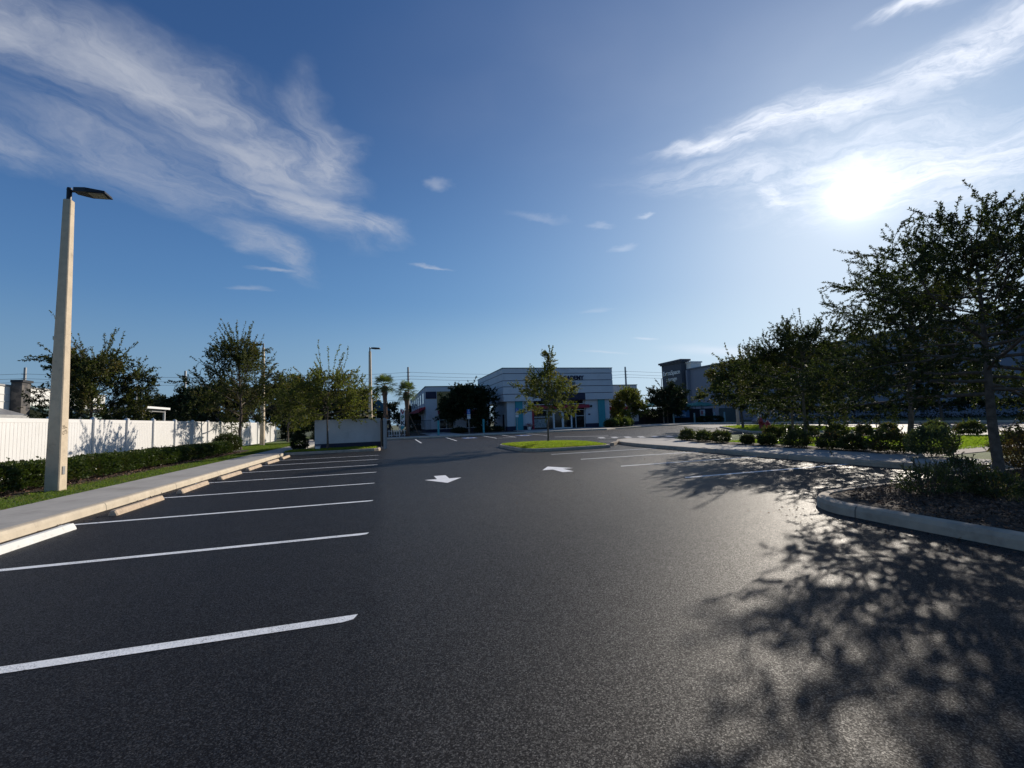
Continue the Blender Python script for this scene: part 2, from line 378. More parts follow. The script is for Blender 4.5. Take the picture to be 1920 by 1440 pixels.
def dup(root, loc, rz=0, label=None, scale=None):
    r = root.copy(); C.objects.link(r); r.location = loc; r.rotation_euler = (0, 0, rz)
    if scale: r.scale = (scale,)*3 if not hasattr(scale, '__len__') else scale
    if label: r['label'] = label
    for ch in list(root.children):
        c = ch.copy(); C.objects.link(c); c.parent = r
        for g in list(ch.children):
            d = g.copy(); C.objects.link(d); d.parent = c
    return r
def text_mesh(name, txt, size, mat, parent, mw, extrude=.02, bold=0., align='CENTER', sx=1.):
    cu = bpy.data.curves.new(name, 'FONT'); cu.body = txt; cu.size = size; cu.extrude = extrude; cu.offset = bold
    cu.align_x = align; cu.resolution_u = 3
    t = bpy.data.objects.new(name+'_t', cu); C.objects.link(t); bpy.context.view_layer.update()
    me = bpy.data.meshes.new_from_object(t.evaluated_get(bpy.context.evaluated_depsgraph_get()))
    C.objects.unlink(t); bpy.data.objects.remove(t)
    me.name = name; me.materials.clear(); me.materials.append(mat)
    me.transform(Matrix.Diagonal((sx, 1, 1, 1)))
    o = bpy.data.objects.new(name, me); C.objects.link(o)
    if parent: o.parent = parent
    o.matrix_local = mw
    return o
FACE_S = Matrix.Rotation(R(90), 4, 'X')                            # text readable from -Y
FACE_W = Matrix.Rotation(R(-90), 4, 'Z') @ FACE_S                  # readable from -X
FACE_E = Matrix.Rotation(R(90), 4, 'Z') @ FACE_S                   # readable from +X
def at(x, y, z, face): return Matrix.Translation((x, y, z)) @ face

def leaves_mesh(P, Dr, L, Wd, rng, droop=0., kink=True):
    """kite leaves at P, pointing along Dr; arrays"""
    n = len(P); Dr = Dr/np.maximum(np.linalg.norm(Dr, axis=1, keepdims=True), 1e-6)
    u = rng.normal(size=(n, 3)); side = np.cross(Dr, u); side /= np.maximum(np.linalg.norm(side, axis=1, keepdims=True), 1e-6)
    L = L[:, None]; Wd = Wd[:, None]
    nrm = np.cross(Dr, side)
    a = P; b = P+Dr*L*.45+side*Wd*.5+nrm*L*.06; c = P+Dr*L-nrm*L*.08; d = P+Dr*L*.45-side*Wd*.5+nrm*L*.06
    V = np.stack([a, b, c, d], 1).reshape(-1, 3)
    return V, np.arange(4*n).reshape(n, 4)
def tubes_mesh(A, B, ra, rb, k=4):
    n = len(A); d = B-A; d /= np.maximum(np.linalg.norm(d, axis=1, keepdims=True), 1e-6)
    ref = np.where(np.abs(d[:, 2:3]) < .9, np.array([[0, 0, 1.]]), np.array([[1., 0, 0]]))
    u = np.cross(d, ref); u /= np.linalg.norm(u, axis=1, keepdims=True); w = np.cross(d, u)
    V = np.zeros((n, 2*k, 3))
    for i in range(k):
        t = 2*math.pi*i/k; o = math.cos(t)*u+math.sin(t)*w
        V[:, i] = A+o*ra[:, None]; V[:, k+i] = B+o*rb[:, None]
    F = np.array([[i, (i+1) % k, k+(i+1) % k, k+i] for i in range(k)])
    F = (F[None]+(np.arange(n)*2*k)[:, None, None]).reshape(-1, 4)
    return V.reshape(-1, 3), F

def tree(name, label, loc, H=6., th=1.6, rad=2.3, r0=.1, nl=26, sub=9, twn=5, lpt=14, leaf=(.06, .024), mat=None, seed=1, group=None,
         prof=None, up=(12, 62), twl=.42, lean=(0, 0), shoots=14, shootlen=1.1, cat='tree', rz=0., keep=None, upb=.25, dens=1.):
    """tapered trunk with limbs (part 'trunk') and twigs with leaves (part 'crown')"""
    rng = np.random.default_rng(seed); prof = prof or (lambda t: math.sin(math.pi*min(1, .12+.88*t))**.7*(1-.35*t))
    segA, segB, sra, srb = [], [], [], []; tw = []
    def seg(pts, ra, rb, dst):
        n = len(pts)-1
        for i in range(n): dst.append((pts[i], pts[i+1], ra+(rb-ra)*i/n, ra+(rb-ra)*(i+1)/n))
    def path(p, d, L, n, wob, upb):
        pts = [p]; d = d/np.linalg.norm(d)
        for i in range(n):
            d = d+rng.normal(size=3)*wob+np.array([0, 0, upb/n]); d /= np.linalg.norm(d); pts.append(pts[-1]+d*L/n)
        return np.array(pts)
    wood, fine = [], []
    tr = path(np.zeros(3), np.array([lean[0], lean[1], 1.]), H*.93, 12, .035, .05)
    seg(tr, r0, r0*.12, wood)
    seg(np.array([[0, 0, -.05], [0, 0, .18]]), r0*1.5, r0*1.02, wood)
    def on(pts, t):
        s = t*(len(pts)-1); i = min(int(s), len(pts)-2); return pts[i]+(pts[i+1]-pts[i])*(s-i), pts[i+1]-pts[i]
    az = rng.uniform(0, 6.28)
    for i in range(nl):
        t = (i+.5)/nl; h = th+(H*.9-th)*t**.92; az += 2.4+rng.normal()*.35
        p, _ = on(tr, min(.99, h/(H*.93)))
        el = R(up[0]+(up[1]-up[0])*t+rng.normal()*7)
        L = rad*prof(t)*rng.uniform(.72, 1.15)/max(.45, math.cos(el)*.9)
        if L < .25: L = .25
        L = min(L, max(.3, (H-h)/max(.15, math.sin(el)+upb*.35)))
        d = np.array([math.cos(az)*math.cos(el), math.sin(az)*math.cos(el), math.sin(el)])
        lp = path(p, d, L, 6, .10, upb)
        rr = max(.012, r0*.42*(1-.6*t)*min(1, L/rad)); seg(lp, rr, .006, wood)
        ns = max(3, int(sub*L/rad*dens+.5))
        for j in range(ns):
            u = .22+.78*(j+rng.uniform(0, 1))/ns; q, ld = on(lp, min(u, .999)); ld = ld/np.linalg.norm(ld)
            o = rng.normal(size=3); o -= o.dot(ld)*ld; o /= np.linalg.norm(o)
            d2 = ld*.75+o*.8+np.array([0, 0, .02]); L2 = L*(.42-.2*u)*rng.uniform(.6, 1.3)+.15
            bp = path(q, d2, L2, 4, .14, .1); seg(bp, .008, .003, fine)
            nt = max(2, int(twn*min(1.6, L2/.5)+.5))
            for k in range(nt):
                w = .15+.85*(k+rng.uniform(0, 1))/nt; s_, bd = on(bp, min(w, .999)); bd = bd/np.linalg.norm(bd)
                o = rng.normal(size=3); o -= o.dot(bd)*bd; o /= np.linalg.norm(o)
                tp = path(s_, bd*.8+o*.7, twl*rng.uniform(.5, 1.3), 3, .16, .1); tw.append(tp)
    for i in range(shoots):                                        # long whippy shoots that stand out of the outline
        t = rng.uniform(.3, 1.); h = th+(H*.9-th)*t; a = rng.uniform(0, 6.28); p, _ = on(tr, min(.99, h/(H*.93)))
        el = R(rng.uniform(25, 78)); d = np.array([math.cos(a)*math.cos(el), math.sin(a)*math.cos(el), math.sin(el)])
        L = rad*prof(t)*.75/max(.5, math.cos(el))+shootlen*rng.uniform(.5, 1.2)
        sp = path(p, d, L, 8, .07, .15); seg(sp, .012, .003, fine)
        for a_, b_ in zip(sp[3:-1], sp[4:]): tw.append(np.array([a_, (a_*2+b_)/3, (a_+2*b_)/3, b_]))
    T = np.array(tw)                                               # (n,4,3)
    A = T[:, :-1].reshape(-1, 3); B = T[:, 1:].reshape(-1, 3)
    n = len(T)*lpt; idx = rng.integers(0, len(T), n); t = rng.uniform(0, 1, n)**.8*2.999; i0 = t.astype(int); fr = (t-i0)[:, None]
    P = T[idx, i0]*(1-fr)+T[idx, i0+1]*fr; Dd = T[idx, i0+1]-T[idx, i0]; Dd /= np.linalg.norm(Dd, axis=1, keepdims=True)
    Dr = Dd*.6+rng.normal(size=(n, 3))*.55+np.array([0, 0, .05])
    sc = rng.uniform(.65, 1.25, n)
    LV, LF = leaves_mesh(P, Dr, leaf[0]*sc, leaf[1]*sc, rng)
    fa = np.array([s[0] for s in fine]); fb = np.array([s[1] for s in fine]); r_a = np.array([s[2] for s in fine]); r_b = np.array([s[3] for s in fine])
    TV, TF = tubes_mesh(np.concatenate([A, fa]), np.concatenate([B, fb]), np.concatenate([np.full(len(A), .0028), r_a]), np.concatenate([np.full(len(A), .002), r_b]), 3)
    V = np.concatenate([LV, TV]); F = np.concatenate([LF, TF+len(LV)])
    root = thing(name, label, cat, loc, rz, group)
    raw('crown', V, F, [mat or L_ELM, M_TWIG], root, np.concatenate([np.zeros(len(LF)), np.ones(len(TF))]))
    WV, WF = tubes_mesh(*[np.array([s[i] for s in wood]) for i in range(4)], 8)
    raw('trunk', WV, WF, M_BARK, root)
    return root

def bush(name, label, loc, rx, ry, h, n=1500, leaf=(.06, .035), mat=None, seed=0, spikes=14, group=None, rz=0, flat=.35, cat='shrub', stems=10, boxy=False, sparse=0.):
    n = int(n*1.9); rng = np.random.default_rng(seed)
    lob = rng.normal(size=(max(5, int(6*rx*ry*4)+5), 3)); lob /= np.linalg.norm(lob, axis=1, keepdims=True); lob[:, 2] = np.abs(lob[:, 2])
    d = rng.normal(size=(n, 3)); d /= np.linalg.norm(d, axis=1, keepdims=True); d[:, 2] = np.where(d[:, 2] < -.75, -d[:, 2], d[:, 2])
    k = np.max(d@lob.T, axis=1); r = rng.uniform(.3, 1, n)**.45*(.78+.28*np.clip((k-.7)/.3, 0, 1))
    P = d*r[:, None]
    if boxy: P = np.sign(P)*np.abs(P)**.6*.93
    P = P*np.array([rx, ry, 1.]); P[:, 2] = np.where(P[:, 2] > 0, P[:, 2]*h*.66, P[:, 2]*h*.30)+h*.32+rng.normal(size=n)*h*.04
    P[:, 2] = np.maximum(P[:, 2], .03)
    Dr = d+rng.normal(size=(n, 3))*.7+np.array([0, 0, .4])
    pts, drs = [P], [Dr]; A, B = [], []
    for i in range(spikes):
        a = rng.uniform(0, 6.28); q = rng.uniform(.1, 1)**.5
        b = np.array([math.cos(a)*rx*q*.75, math.sin(a)*ry*q*.75, h*(.95-.45*q*q)])
        dd = np.array([math.cos(a)*q*.6, math.sin(a)*q*.6, 1.])+rng.normal(size=3)*.2; dd /= np.linalg.norm(dd)
        L = h*rng.uniform(.15, .42); m_ = 9
        t = np.linspace(0, 1, m_)[:, None]; pts.append(b+dd*L*t); drs.append(dd+rng.normal(size=(m_, 3))*.6); A.append(b-dd*L*.5); B.append(b+dd*L)
    for i in range(stems):
        a = rng.uniform(0, 6.28); q = rng.uniform(.2, .8); A.append(np.array([math.cos(a)*rx*.15, math.sin(a)*ry*.15, -.02])); B.append(np.array([math.cos(a)*rx*q, math.sin(a)*ry*q, h*.8]))
    P = np.concatenate(pts); Dr = np.concatenate(drs); sc = rng.uniform(.6, 1.3, len(P))
    LV, LF = leaves_mesh(P, Dr, leaf[0]*sc, leaf[1]*sc, rng)
    A = np.array(A); B = np.array(B); TV, TF = tubes_mesh(A, B, np.full(len(A), .007), np.full(len(A), .003), 4)
    o = raw(name, np.concatenate([LV, TV]), np.concatenate([LF, TF+len(LV)]), [mat or L_SHRUB, M_TWIG], None, np.concatenate([np.zeros(len(LF)), np.ones(len(TF))]))
    o.location = loc; o.rotation_euler = (0, 0, rz)
    return tag(o, label, cat, group)

def scatter_blades(name, pts, hgt, wid, mat, seed, label, cat='grass', lay=0.5):
    rng = np.random.default_rng(seed); n = len(pts); h = hgt*rng.uniform(.5, 1.25, n)
    d = np.stack([rng.normal(size=n)*lay, rng.normal(size=n)*lay, np.ones(n)], 1); d /= np.linalg.norm(d, axis=1, keepdims=True)
    a = rng.uniform(0, 6.28, n); s = np.stack([np.cos(a), np.sin(a), np.zeros(n)], 1)*wid*.5
    bend = np.stack([rng.normal(size=n), rng.normal(size=n), -np.abs(rng.normal(size=n))*.3], 1)*(h*.35)[:, None]
    mid = pts+d*(h*.55)[:, None]; tip = pts+d*h[:, None]+bend
    V = np.stack([pts-s, pts+s, mid+s*.7, tip, mid-s*.7], 1).reshape(-1, 3)
    me = raw(name, V, [tuple(range(i, i+5)) for i in range(0, 5*n, 5)] if False else np.arange(5*n).reshape(n, 5), mat)
    return tag(me, label, cat, kind='stuff')
exec_order = None
# ================================================================== SETTING
def sheet(name, poly, z, mat): return raw(name, [(x, y, z) for x, y in poly], [tuple(range(len(poly)))], mat)
def rect(x0, x1, y0, y1): return [(x0, y0), (x1, y0), (x1, y1), (x0, y1)]
struct(sheet('ground', rect(-900, 900, -300, 1500), -.03, M_GROUND))
struct(sheet('parking_lot_asphalt', [(-5.25, -25), (44.5, -25), (44.5, 52), (33, 52), (31, 49), (16, 46.3), (-.2, 46.3), (-.2, 27), (-5.25, 27)], 0, M_ASPH))
struct(sheet('pavement_seam', [(2.88, 7.0), (2.89, 7.0), (2.872, 17.4), (2.86, 17.4)], .002, M_SEAM)).name = 'pavement_seam'

def kerb_profile_path(name, pts, w=.16, h=.15, mat=None, closed=False, inner='left'):
    """kerb swept along pts; face side = right hand of the direction, slightly battered, rounded nose"""
    P = [Vector((x, y, 0)) for x, y in pts]; n = len(P); prof = [(0, -.02), (.012, h*.62), (.035, h*.93), (.07, h), (w, h), (w, -.02)]
    V = []; F = []
    for i, p in enumerate(P):
        a = P[(i-1) % n] if (closed or i > 0) else p; b = P[(i+1) % n] if (closed or i < n-1) else p
        d1 = (p-a).normalized() if (p-a).length > 1e-6 else (b-p).normalized(); d2 = (b-p).normalized() if (b-p).length > 1e-6 else d1
        t = (d1+d2).normalized(); nl = Vector((-t.y, t.x, 0)); k = 1/max(.5, nl.dot(Vector((-d1.y, d1.x, 0))))
        for (o, z) in prof: V.append(p+nl*o*k+Vector((0, 0, z)))
    m_ = len(prof); R_ = n if closed else n-1
    for i in range(R_):
        for j in range(m_-1):
            a = i*m_+j; b = ((i+1) % n)*m_+j; F.append((a, b, b+1, a+1))
    if not closed: F += [tuple(range(m_)), tuple(range(n*m_-1, (n-1)*m_-1, -1))]
    return raw(name, V, F, mat or M_KERB)
def arc(cx, cy, r, a0, a1, n=8): return [(cx+r*math.cos(R(a0+(a1-a0)*i/n)), cy+r*math.sin(R(a0+(a1-a0)*i/n))) for i in range(n+1)]
def inset(poly, d):
    n = len(poly); out = []
    for i in range(n):
        p = Vector(poly[i]); a = Vector(poly[i-1]); b = Vector(poly[(i+1) % n]); d1 = (p-a).normalized(); d2 = (b-p).normalized()
        t = (d1+d2).normalized(); nl = Vector((-t.y, t.x)); k = 1/max(.5, nl.dot(Vector((-d1.y, d1.x)))); out.append(tuple(p+nl*d*k))
    return out
# left kerb + walk: kerb face looks to +X; path runs towards +Y so that left hand = -X
LK = [(-5.2, -8), (-5.2, 24.6)]+[(-5.0+(-.2)*math.cos(R(a)), 24.6+.9*math.sin(R(a))*1.0) for a in (0,)]
struct(kerb_profile_path('kerb', [(-5.2, -8), (-5.2, 26.9)], w=.16, h=.15))
struct(kerb_profile_path('kerb', [(-5.2, 26.9), (-1.3, 26.9), (-.55, 26.9), (-.3, 27.1), (-.2, 27.5), (-.2, 29.0)][::-1][::-1], w=.16, h=.15, mat=M_KERB2))
struct(MB().box(-6.78, -5.36, -8, 26.9, -.02, .15).box(-6.78, -5.36, 26.9, 46, -.02, .151).box(-7.9, -6.4, 46, 75, -.02, .149).build('sidewalk', M_WALK))
struct(MB().box(-11.6, -6.78, -8, 60, -.02, .12).box(-11.6, -7.9, 60, 80, -.02, .118).box(-5.36, -.36, 27.06, 29.3, -.02, .13).box(-6.4, 12, 46.7, 47.2, -.02, .12).build('lawn_ground', M_LAWN))
struct(MB().box(-10.6, -8.0, -8, 31.6, .10, .135).box(-10.3, -8.3, 31.6, 36, .10, .134).build('mulch_bed', M_SOIL))
# stall lines
PL = []
for i in range(-1, 8):
    y = 3.73+2.743*i
    b = MB(); x1 = -.22-(.0 if i < 3 else .02); x0 = -5.12
    b.add([(x0, y-.055, .004), (x1-.10, y-.055, .004), (x1-.02, y-.03, .004), (x1+.01, y+.055, .004), (x0, y+.055, .004)], [(0, 1, 2, 3, 4)])
    struct(b.build('parking_line', M_PAINT))
for y, x0, x1 in ((8.9, 6.62, 11.6), (11.86, 6.65, 11.6), (14.62, 6.64, 11.6), (17.4, 6.6, 11.6)):
    struct(MB().add([(x0, y-.065, .004), (x1, y-.065, .004), (x1, y+.065, .004), (x0+.06, y+.065, .004)], [(0, 1, 2, 3)]).build('parking_line', M_PAINT))
for (xa, ya, xb, yb) in ((2.85, 43.6, 2.7, 34.5), (5.95, 45.2, 5.55, 35.5), (9.7, 45.2, 9.2, 36.8), (11.7, 45.6, 11.0, 37.2), (14.6, 45.6, 14.1, 37.4)):
    struct(MB().add([(xa-.06, ya, .004), (xb-.06, yb, .004), (xb+.06, yb, .004), (xa+.06, ya, .004)], [(0, 1, 2, 3)]).build('parking_line', M_PAINT))
struct(MB().add([(9.2, 36.8, .004), (11.0, 37.2, .004), (11.0, 37.45, .004), (9.2, 37.05, .004)], [(0, 1, 2, 3)]).build('parking_line', M_WORN))
for X in (7.6, 12.9):
    s = thing('accessible_stall_marking', None, None, (X, 40.9, .004)); del s
bpy.data.batch_remove([o for o in bpy.data.objects if o.name.startswith('accessible_stall')])
for X in (7.55, 12.75):
    struct(MB().add([(X-.6, 39.6, .004), (X+.6, 39.6, .004), (X+.6, 41.8, .004), (X-.6, 41.8, .004)], [(0, 1, 2, 3)]).build('accessible_stall_marking', M_BLUE))
    b = MB()
    ring = arc(0, -.25, .42, -200, 40, 14); rin = arc(0, -.25, .30, 40, -200, 14)
    b.add([(X+x, 40.6+y*1.4, .008) for x, y in ring+rin], [(i, i+1, 28-i, 29-i) for i in range(14)])
    b.add([(X-.1, 40.7, .008), (X+.02, 40.7, .008), (X+.02, 41.5, .008), (X-.1, 41.5, .008)], [(0, 1, 2, 3)])
    b.add([(X-.1, 41.52, .008), (X+.06, 41.52, .008), (X+.06, 41.75, .008), (X-.1, 41.75, .008)], [(0, 1, 2, 3)])
    struct(b.build('accessible_stall_marking', M_PAINT))
def arrow(x, y, sgn):
    pts = [(-.16, -.75), (.16, -.75), (.16, 0.0), (.48, 0.0), (0, .85), (-.48, 0.0), (-.16, 0.0)]
    pts = [(x+px_*1.0, y+py_*sgn) for px_, py_ in pts]
    if sgn < 0: pts = pts[::-1]
    struct(raw('direction_arrow', [(a, b, .004) for a, b in pts], [(0, 1, 2, 6), (3, 4, 5, 6, 2)] if sgn > 0 else [(0, 4, 5, 6), (0, 1, 2, 3, 4)], M_ARROW))
arrow(1.47, 11.85, -1); arrow(4.83, 12.2, 1)
# crossing by the storage side: parallel and ladder bars
for k, (a, b) in enumerate((((14.2, 28.3), (19.2, 24.6)), ((15.0, 30.4), (20.2, 26.4)))):
    d = Vector((b[0]-a[0], b[1]-a[1])).normalized(); nn = Vector((-d.y, d.x))*.09
    struct(raw('crosswalk_line', [(a[0]-nn.x, a[1]-nn.y, .004), (b[0]-nn.x, b[1]-nn.y, .004), (b[0]+nn.x, b[1]+nn.y, .004), (a[0]+nn.x, a[1]+nn.y, .004)], [(0, 1, 2, 3)], M_WORN))
for k in range(7):
    t = (k+.5)/7; a = Vector((14.2+5*t, 28.3-3.7*t)); b = Vector((15.0+5.2*t, 30.4-4*t)); d = (b-a).normalized(); nn = Vector((-d.y, d.x))*.2
    a = a+d*.15; b = b-d*.15
    struct(raw('crosswalk_bar', [(a.x-nn.x, a.y-nn.y, .004), (a.x+nn.x, a.y+nn.y, .004), (b.x+nn.x, b.y+nn.y, .004), (b.x-nn.x, b.y-nn.y, .004)], [(0, 3, 2, 1)], M_WORN))
struct(raw('stop_line', [(12.6, 24.9, .004), (15.1, 22.4, .004), (15.25, 22.5, .004), (12.75, 25.0, .004)], [(0, 1, 2, 3)], M_WORN))
struct(raw('stop_line', [(13.2, 33.9, .004), (16.6, 31.2, .004), (16.85, 31.5, .004), (13.45, 34.2, .004)], [(0, 1, 2, 3)], M_WORN))

# middle grass island
isl = [(6.9, 18.95), (9.9, 19.1), (10.35, 19.25), (10.5, 19.7), (10.6, 21.6), (10.3, 24.2), (9.7, 25.1)]+arc(7.6, 23.9, 1.5, 80, 180, 6)+arc(7.3, 20.25, 1.25, 180, 255, 6)
struct(kerb_profile_path('kerb', isl, w=.16, h=.15, mat=M_KERB2, closed=True))
isl_in = inset(isl, .158)
cx, cy = 8.4, 22.
V = []; F = []; ni = len(isl_in)
for k, z in enumerate((.13, .2, .24)):
    s = (1, .7, .35)[k]; V += [(cx+(x-cx)*s, cy+(y-cy)*s, z) for x, y in isl_in]
V.append((cx, cy, .25))
for k in range(2): F += [(k*ni+i, k*ni+(i+1) % ni, (k+1)*ni+(i+1) % ni, (k+1)*ni+i) for i in range(ni)]
F += [(2*ni+i, 2*ni+(i+1) % ni, 3*ni) for i in range(ni)]
struct(raw('island_lawn', V, F, M_LAWN))
struct(kerb_profile_path('kerb', [(12.55, 22.3), (11.2, 20.9), (11.0, 20.5)], w=.2, h=.15, mat=M_KERB2))
# right walk with kerb (face looks to -X): path towards -Y
rk = [(14.1, 24.1), (12.95, 23.3), (12.35, 22.4), (12.0, 21.4), (11.75, 20.2), (11.6, 18.5), (11.6, 8.0), (11.75, 7.2), (12.2, 6.6), (12.8, 6.3)]
struct(kerb_profile_path('kerb', rk, w=.16, h=.15, mat=M_KERB2))
struct(MB().prism([(14.1, 23.93), (13.05, 23.17), (12.5, 22.3), (12.16, 21.35), (11.91, 20.15), (11.76, 18.5), (11.76, 8.05), (11.9, 7.3), (12.3, 6.75), (13.0, 6.3), (13.6, 6.3), (13.6, 17.0), (14.4, 19.2), (15.6, 21.6)][::-1], -.02, .148).build('sidewalk', M_WALK))
struct(MB().prism([(13.6, 6.3), (24.5, 6.3), (24.5, 18.5), (22.5, 21.5), (18.5, 22.6), (16.4, 22.6), (15.6, 21.6), (14.4, 19.2), (13.6, 17.0)], -.02, .135).build('lawn_ground', M_LAWN))
struct(MB().prism([(13.6, 8.2), (14.7, 8.2), (14.9, 17.2), (16.3, 20.6), (15.7, 21.5), (14.42, 19.18), (13.63, 17.0)], .10, .15).build('mulch_bed', M_SOIL))
struct(MB().prism([(17.5, 17.6), (20.5, 15.8), (23.5, 12.5), (24.4, 13.2), (22.4, 17.6), (19.0, 20.2)], .10, .145).build('mulch_bed', M_SOIL))
struct(MB().prism([(13.62, 8.1), (24.5, 8.9), (24.5, 10.0), (13.62, 9.2)], .10, .1515).build('paver_path', pmat('paver', (.24, .20, .18), .9, var=.3, vscale=9., bump=.5, bscale=20)))
# near island
ni_ = arc(7.15, 4.75, 1.15, 180, 90, 9)+[(12.9, 5.9)]
near = [(6.0, -9.0)]+ni_[0:0]+[(6.0, 3.8)]+arc(7.1, 4.6, 1.1, 168, 96, 8)+[(7.6, 5.75), (13.0, 6.0)]
struct(kerb_profile_path('kerb', near[::-1], w=.17, h=.15, mat=M_KERB2))
npoly = inset(near+[(40, 6.0), (40, -9)], -.165)
struct(MB().prism([(6.165, -9.0)]+[(x, y) for x, y in inset(near, -.165)[1:-1]]+[(13.0, 5.83), (13.0, -9)], -.02, .13).build('mulch_bed', M_SOIL))
struct(MB().box(13.0, 24.5, -9, 6.3, -.02, .12).build('lawn_ground', M_LAWN))
# strip in front of the building and playground side walk
struct(kerb_profile_path('kerb', [(-.2, 46.45), (16, 46.45), (19.5, 47.6), (24.5, 46.2), (26.6, 48), (31.9, 51.0), (36, 52.8), (41.8, 53.2), (43.8, 51.6), (44.6, 48), (44.6, 14)][::1], w=.16, h=.15, mat=M_KERB))
struct(MB().prism([(-.2, 46.6), (16, 46.6), (19.5, 47.8), (19.5, 57.3), (16.5, 57.1), (16, 49.2), (-.2, 49.2)], -.02, .149).prism([(19.5, 47.75), (24.4, 46.4), (26.5, 48.2), (27, 50), (27, 57.3), (19.5, 57.3)], -.021, .147).build('sidewalk', M_WALK))
struct(MB().prism([(-.2, 49.2), (5, 49.2), (5, 70), (-.2, 70)], -.02, .12).prism([(5, 49.2), (16, 49.2), (16, 57.1), (15.8, 64.8), (5, 64.8)], -.02, .121).prism([(27, 50), (26.6, 48.2), (31.8, 51.15), (36, 52.95), (42, 53.4), (42, 61), (27, 61)], -.02, .12).build('mulch_bed', M_SOIL))
struct(MB().prism([(31.9, 51.2), (36, 53.), (41.9, 53.4), (44.1, 51.7), (44.8, 48), (44.8, 14), (46.4, 14), (46.4, 50), (46.4, 61), (31.9, 61)], -.02, .125).build('sidewalk', M_WALK))
struct(MB().box(4.9, 8.4, 49.3, 64.9, -.02, .152).build('entrance_walk', M_WALK))
# far road island with grass, seen between the trunks
fi = [(24.2, 25.2), (26.0, 20.6), (29.0, 19.0), (33.5, 27), (36.5, 34), (35.4, 37.5), (32, 37)]
struct(kerb_profile_path('kerb', fi, w=.16, h=.15, mat=M_KERB2, closed=True))
struct(MB().prism(inset(fi, .158), -.02, .135).build('island_lawn', M_LAWN))
struct(sheet('road', [(24.6, -25), (44.5, -25), (44.5, 52), (38, 52), (24.6, 22)], .003, pmat('worn_asphalt', (.14, .13, .12), .75, var=.12, vscale=.7, bump=.5, bscale=40)))

# ================================================================== THINGS
# ---- white vinyl fence
fe = thing('vinyl_fence', 'long white vinyl privacy fence of boards between square posts, beside the hedge and sidewalk', 'fence', (-11.3, 0, .12))
posts = [14.72-2.43*k for k in range(4, 0, -1)]+[14.72+2.43*k for k in range(0, 17)]
pb = MB()
for a, b in zip(posts[:-1], posts[1:]):
    p = MB(); p.box(-.02, .02, a+.06, b-.06, .10, 1.86); p.bbox(-.035, .035, a+.06, b-.06, .04, .18, .008); p.bbox(-.035, .035, a+.06, b-.06, 1.84, 1.98, .008)
    nb = 15; w = (b-a-.12)/nb
    for k in range(nb): p.box(.0205, .028, a+.06+k*w+.006, a+.06+(k+1)*w-.006, .181, 1.839)
    p.build('fence_panel', M_VINYL, fe)
for y in posts:
    p = MB(); p.bbox(-.05, .105, y-.07, y+.07, -.05, 2.02, .006)
    p.add([(-.065, y-.085, 2.02), (.12, y-.085, 2.02), (.12, y+.085, 2.02), (-.065, y+.085, 2.02), (.027, y, 2.085)], [(3, 2, 1, 0), (0, 1, 4), (1, 2, 4), (2, 3, 4), (3, 0, 4)])
    p.build('fence_post', M_VINYL, fe)
# ---- parking lot lamps
def lamp(loc, label, rz, h=7.62, stencil=False):
    t = thing('parking_lot_lamp', label, 'lamp post', loc, rz, 'concrete lamp posts round the parking lot')
    b = MB(); w0, w1, c0 = .155, .085, .02
    def ring(w, c, z): return [(-w+c, -w, z), (w-c, -w, z), (w, -w+c, z), (w, w-c, z), (w-c, w, z), (-w+c, w, z), (-w, w-c, z), (-w, -w+c, z)]
    v = ring(w0, c0, -.1)+ring(w1, c0*.7, h-.02)+ring(w1-.02, c0*.5, h)
    b.add(v, [tuple(range(7, -1, -1)), tuple(range(16, 24))]+[(l+i, l+(i+1) % 8, l+8+(i+1) % 8, l+8+i) for l in (0, 8) for i in range(8)])
    b.build('pole', M_POLE, t)
    b = MB(); b.lathe([(.055, h), (.055, h+.26), (.06, h+.27), (.05, h+.33), (.02, h+.34)], 12); b.tube([(0, 0, h+.24), (.16, 0, h+.25)], .03, 8)
    b.build('bracket', M_BLACK, t)
    hd = MB()
    for (x0, x1, w_, z0, z1) in ((.13, .42, .10, h+.18, h+.30), ):
        hd.add([(x0, -w_, z0+.03), (x1, -.19, z0), (x1, .19, z0), (x0, w_, z0+.03), (x0, -w_, z1+.02), (x1, -.19, z1), (x1, .19, z1), (x0, w_, z1+.02)],
               [(0, 3, 2, 1), (4, 5, 6, 7), (0, 1, 5, 4), (2, 3, 7, 6), (3, 0, 4, 7)])
    hd.add([(.42, -.19, h+.18), (.86, -.19, h+.19), (.86, .19, h+.19), (.42, .19, h+.18), (.42, -.19, h+.30), (.84, -.17, h+.255), (.84, .17, h+.255), (.42, .19, h+.30)],
           [(0, 3, 2, 1), (4, 5, 6, 7), (0, 1, 5, 4), (1, 2, 6, 5), (2, 3, 7, 6)])
    hd.build('lamp_head', M_BLACK, t)
    MB().box(.46, .80, -.15, .15, h+.172, h+.184).build('lens', M_LENS, t)
    if stencil:
        MB().box(w0-.015, w0+.008, -.06, .03, .52, .72).build('hand_hole_cover', M_METAL, t)
        sl_ = -(w0-w1)/h
        for k, ch in enumerate('C LU '):
            pass
        text_mesh('stencilled_number', 'CL 25\nLP 7', .10, M_TEXT, t, at(w0-.017-.0, -.02, 1.62, Matrix.Rotation(R(-90), 4, 'X') @ Matrix.Rotation(0, 4, 'X') if False else FACE_E @ Matrix.Rotation(R(90), 4, 'Z')), .003, .002)
    return t
L1 = lamp((-7.85, 13.92, .0), 'nearest square concrete lamp post with black head, between hedge and sidewalk', R(0), 7.62, True)
L2 = dup(L1, (-1.05, 38.5, 0), R(-14), 'concrete lamp post rising behind the grey dumpster wall left of the palms')
L3 = dup(L1, (-9.9, 42.3, .1), R(172), 'concrete lamp post behind the tall dark tree on the lawn, head turned left', 1.1)
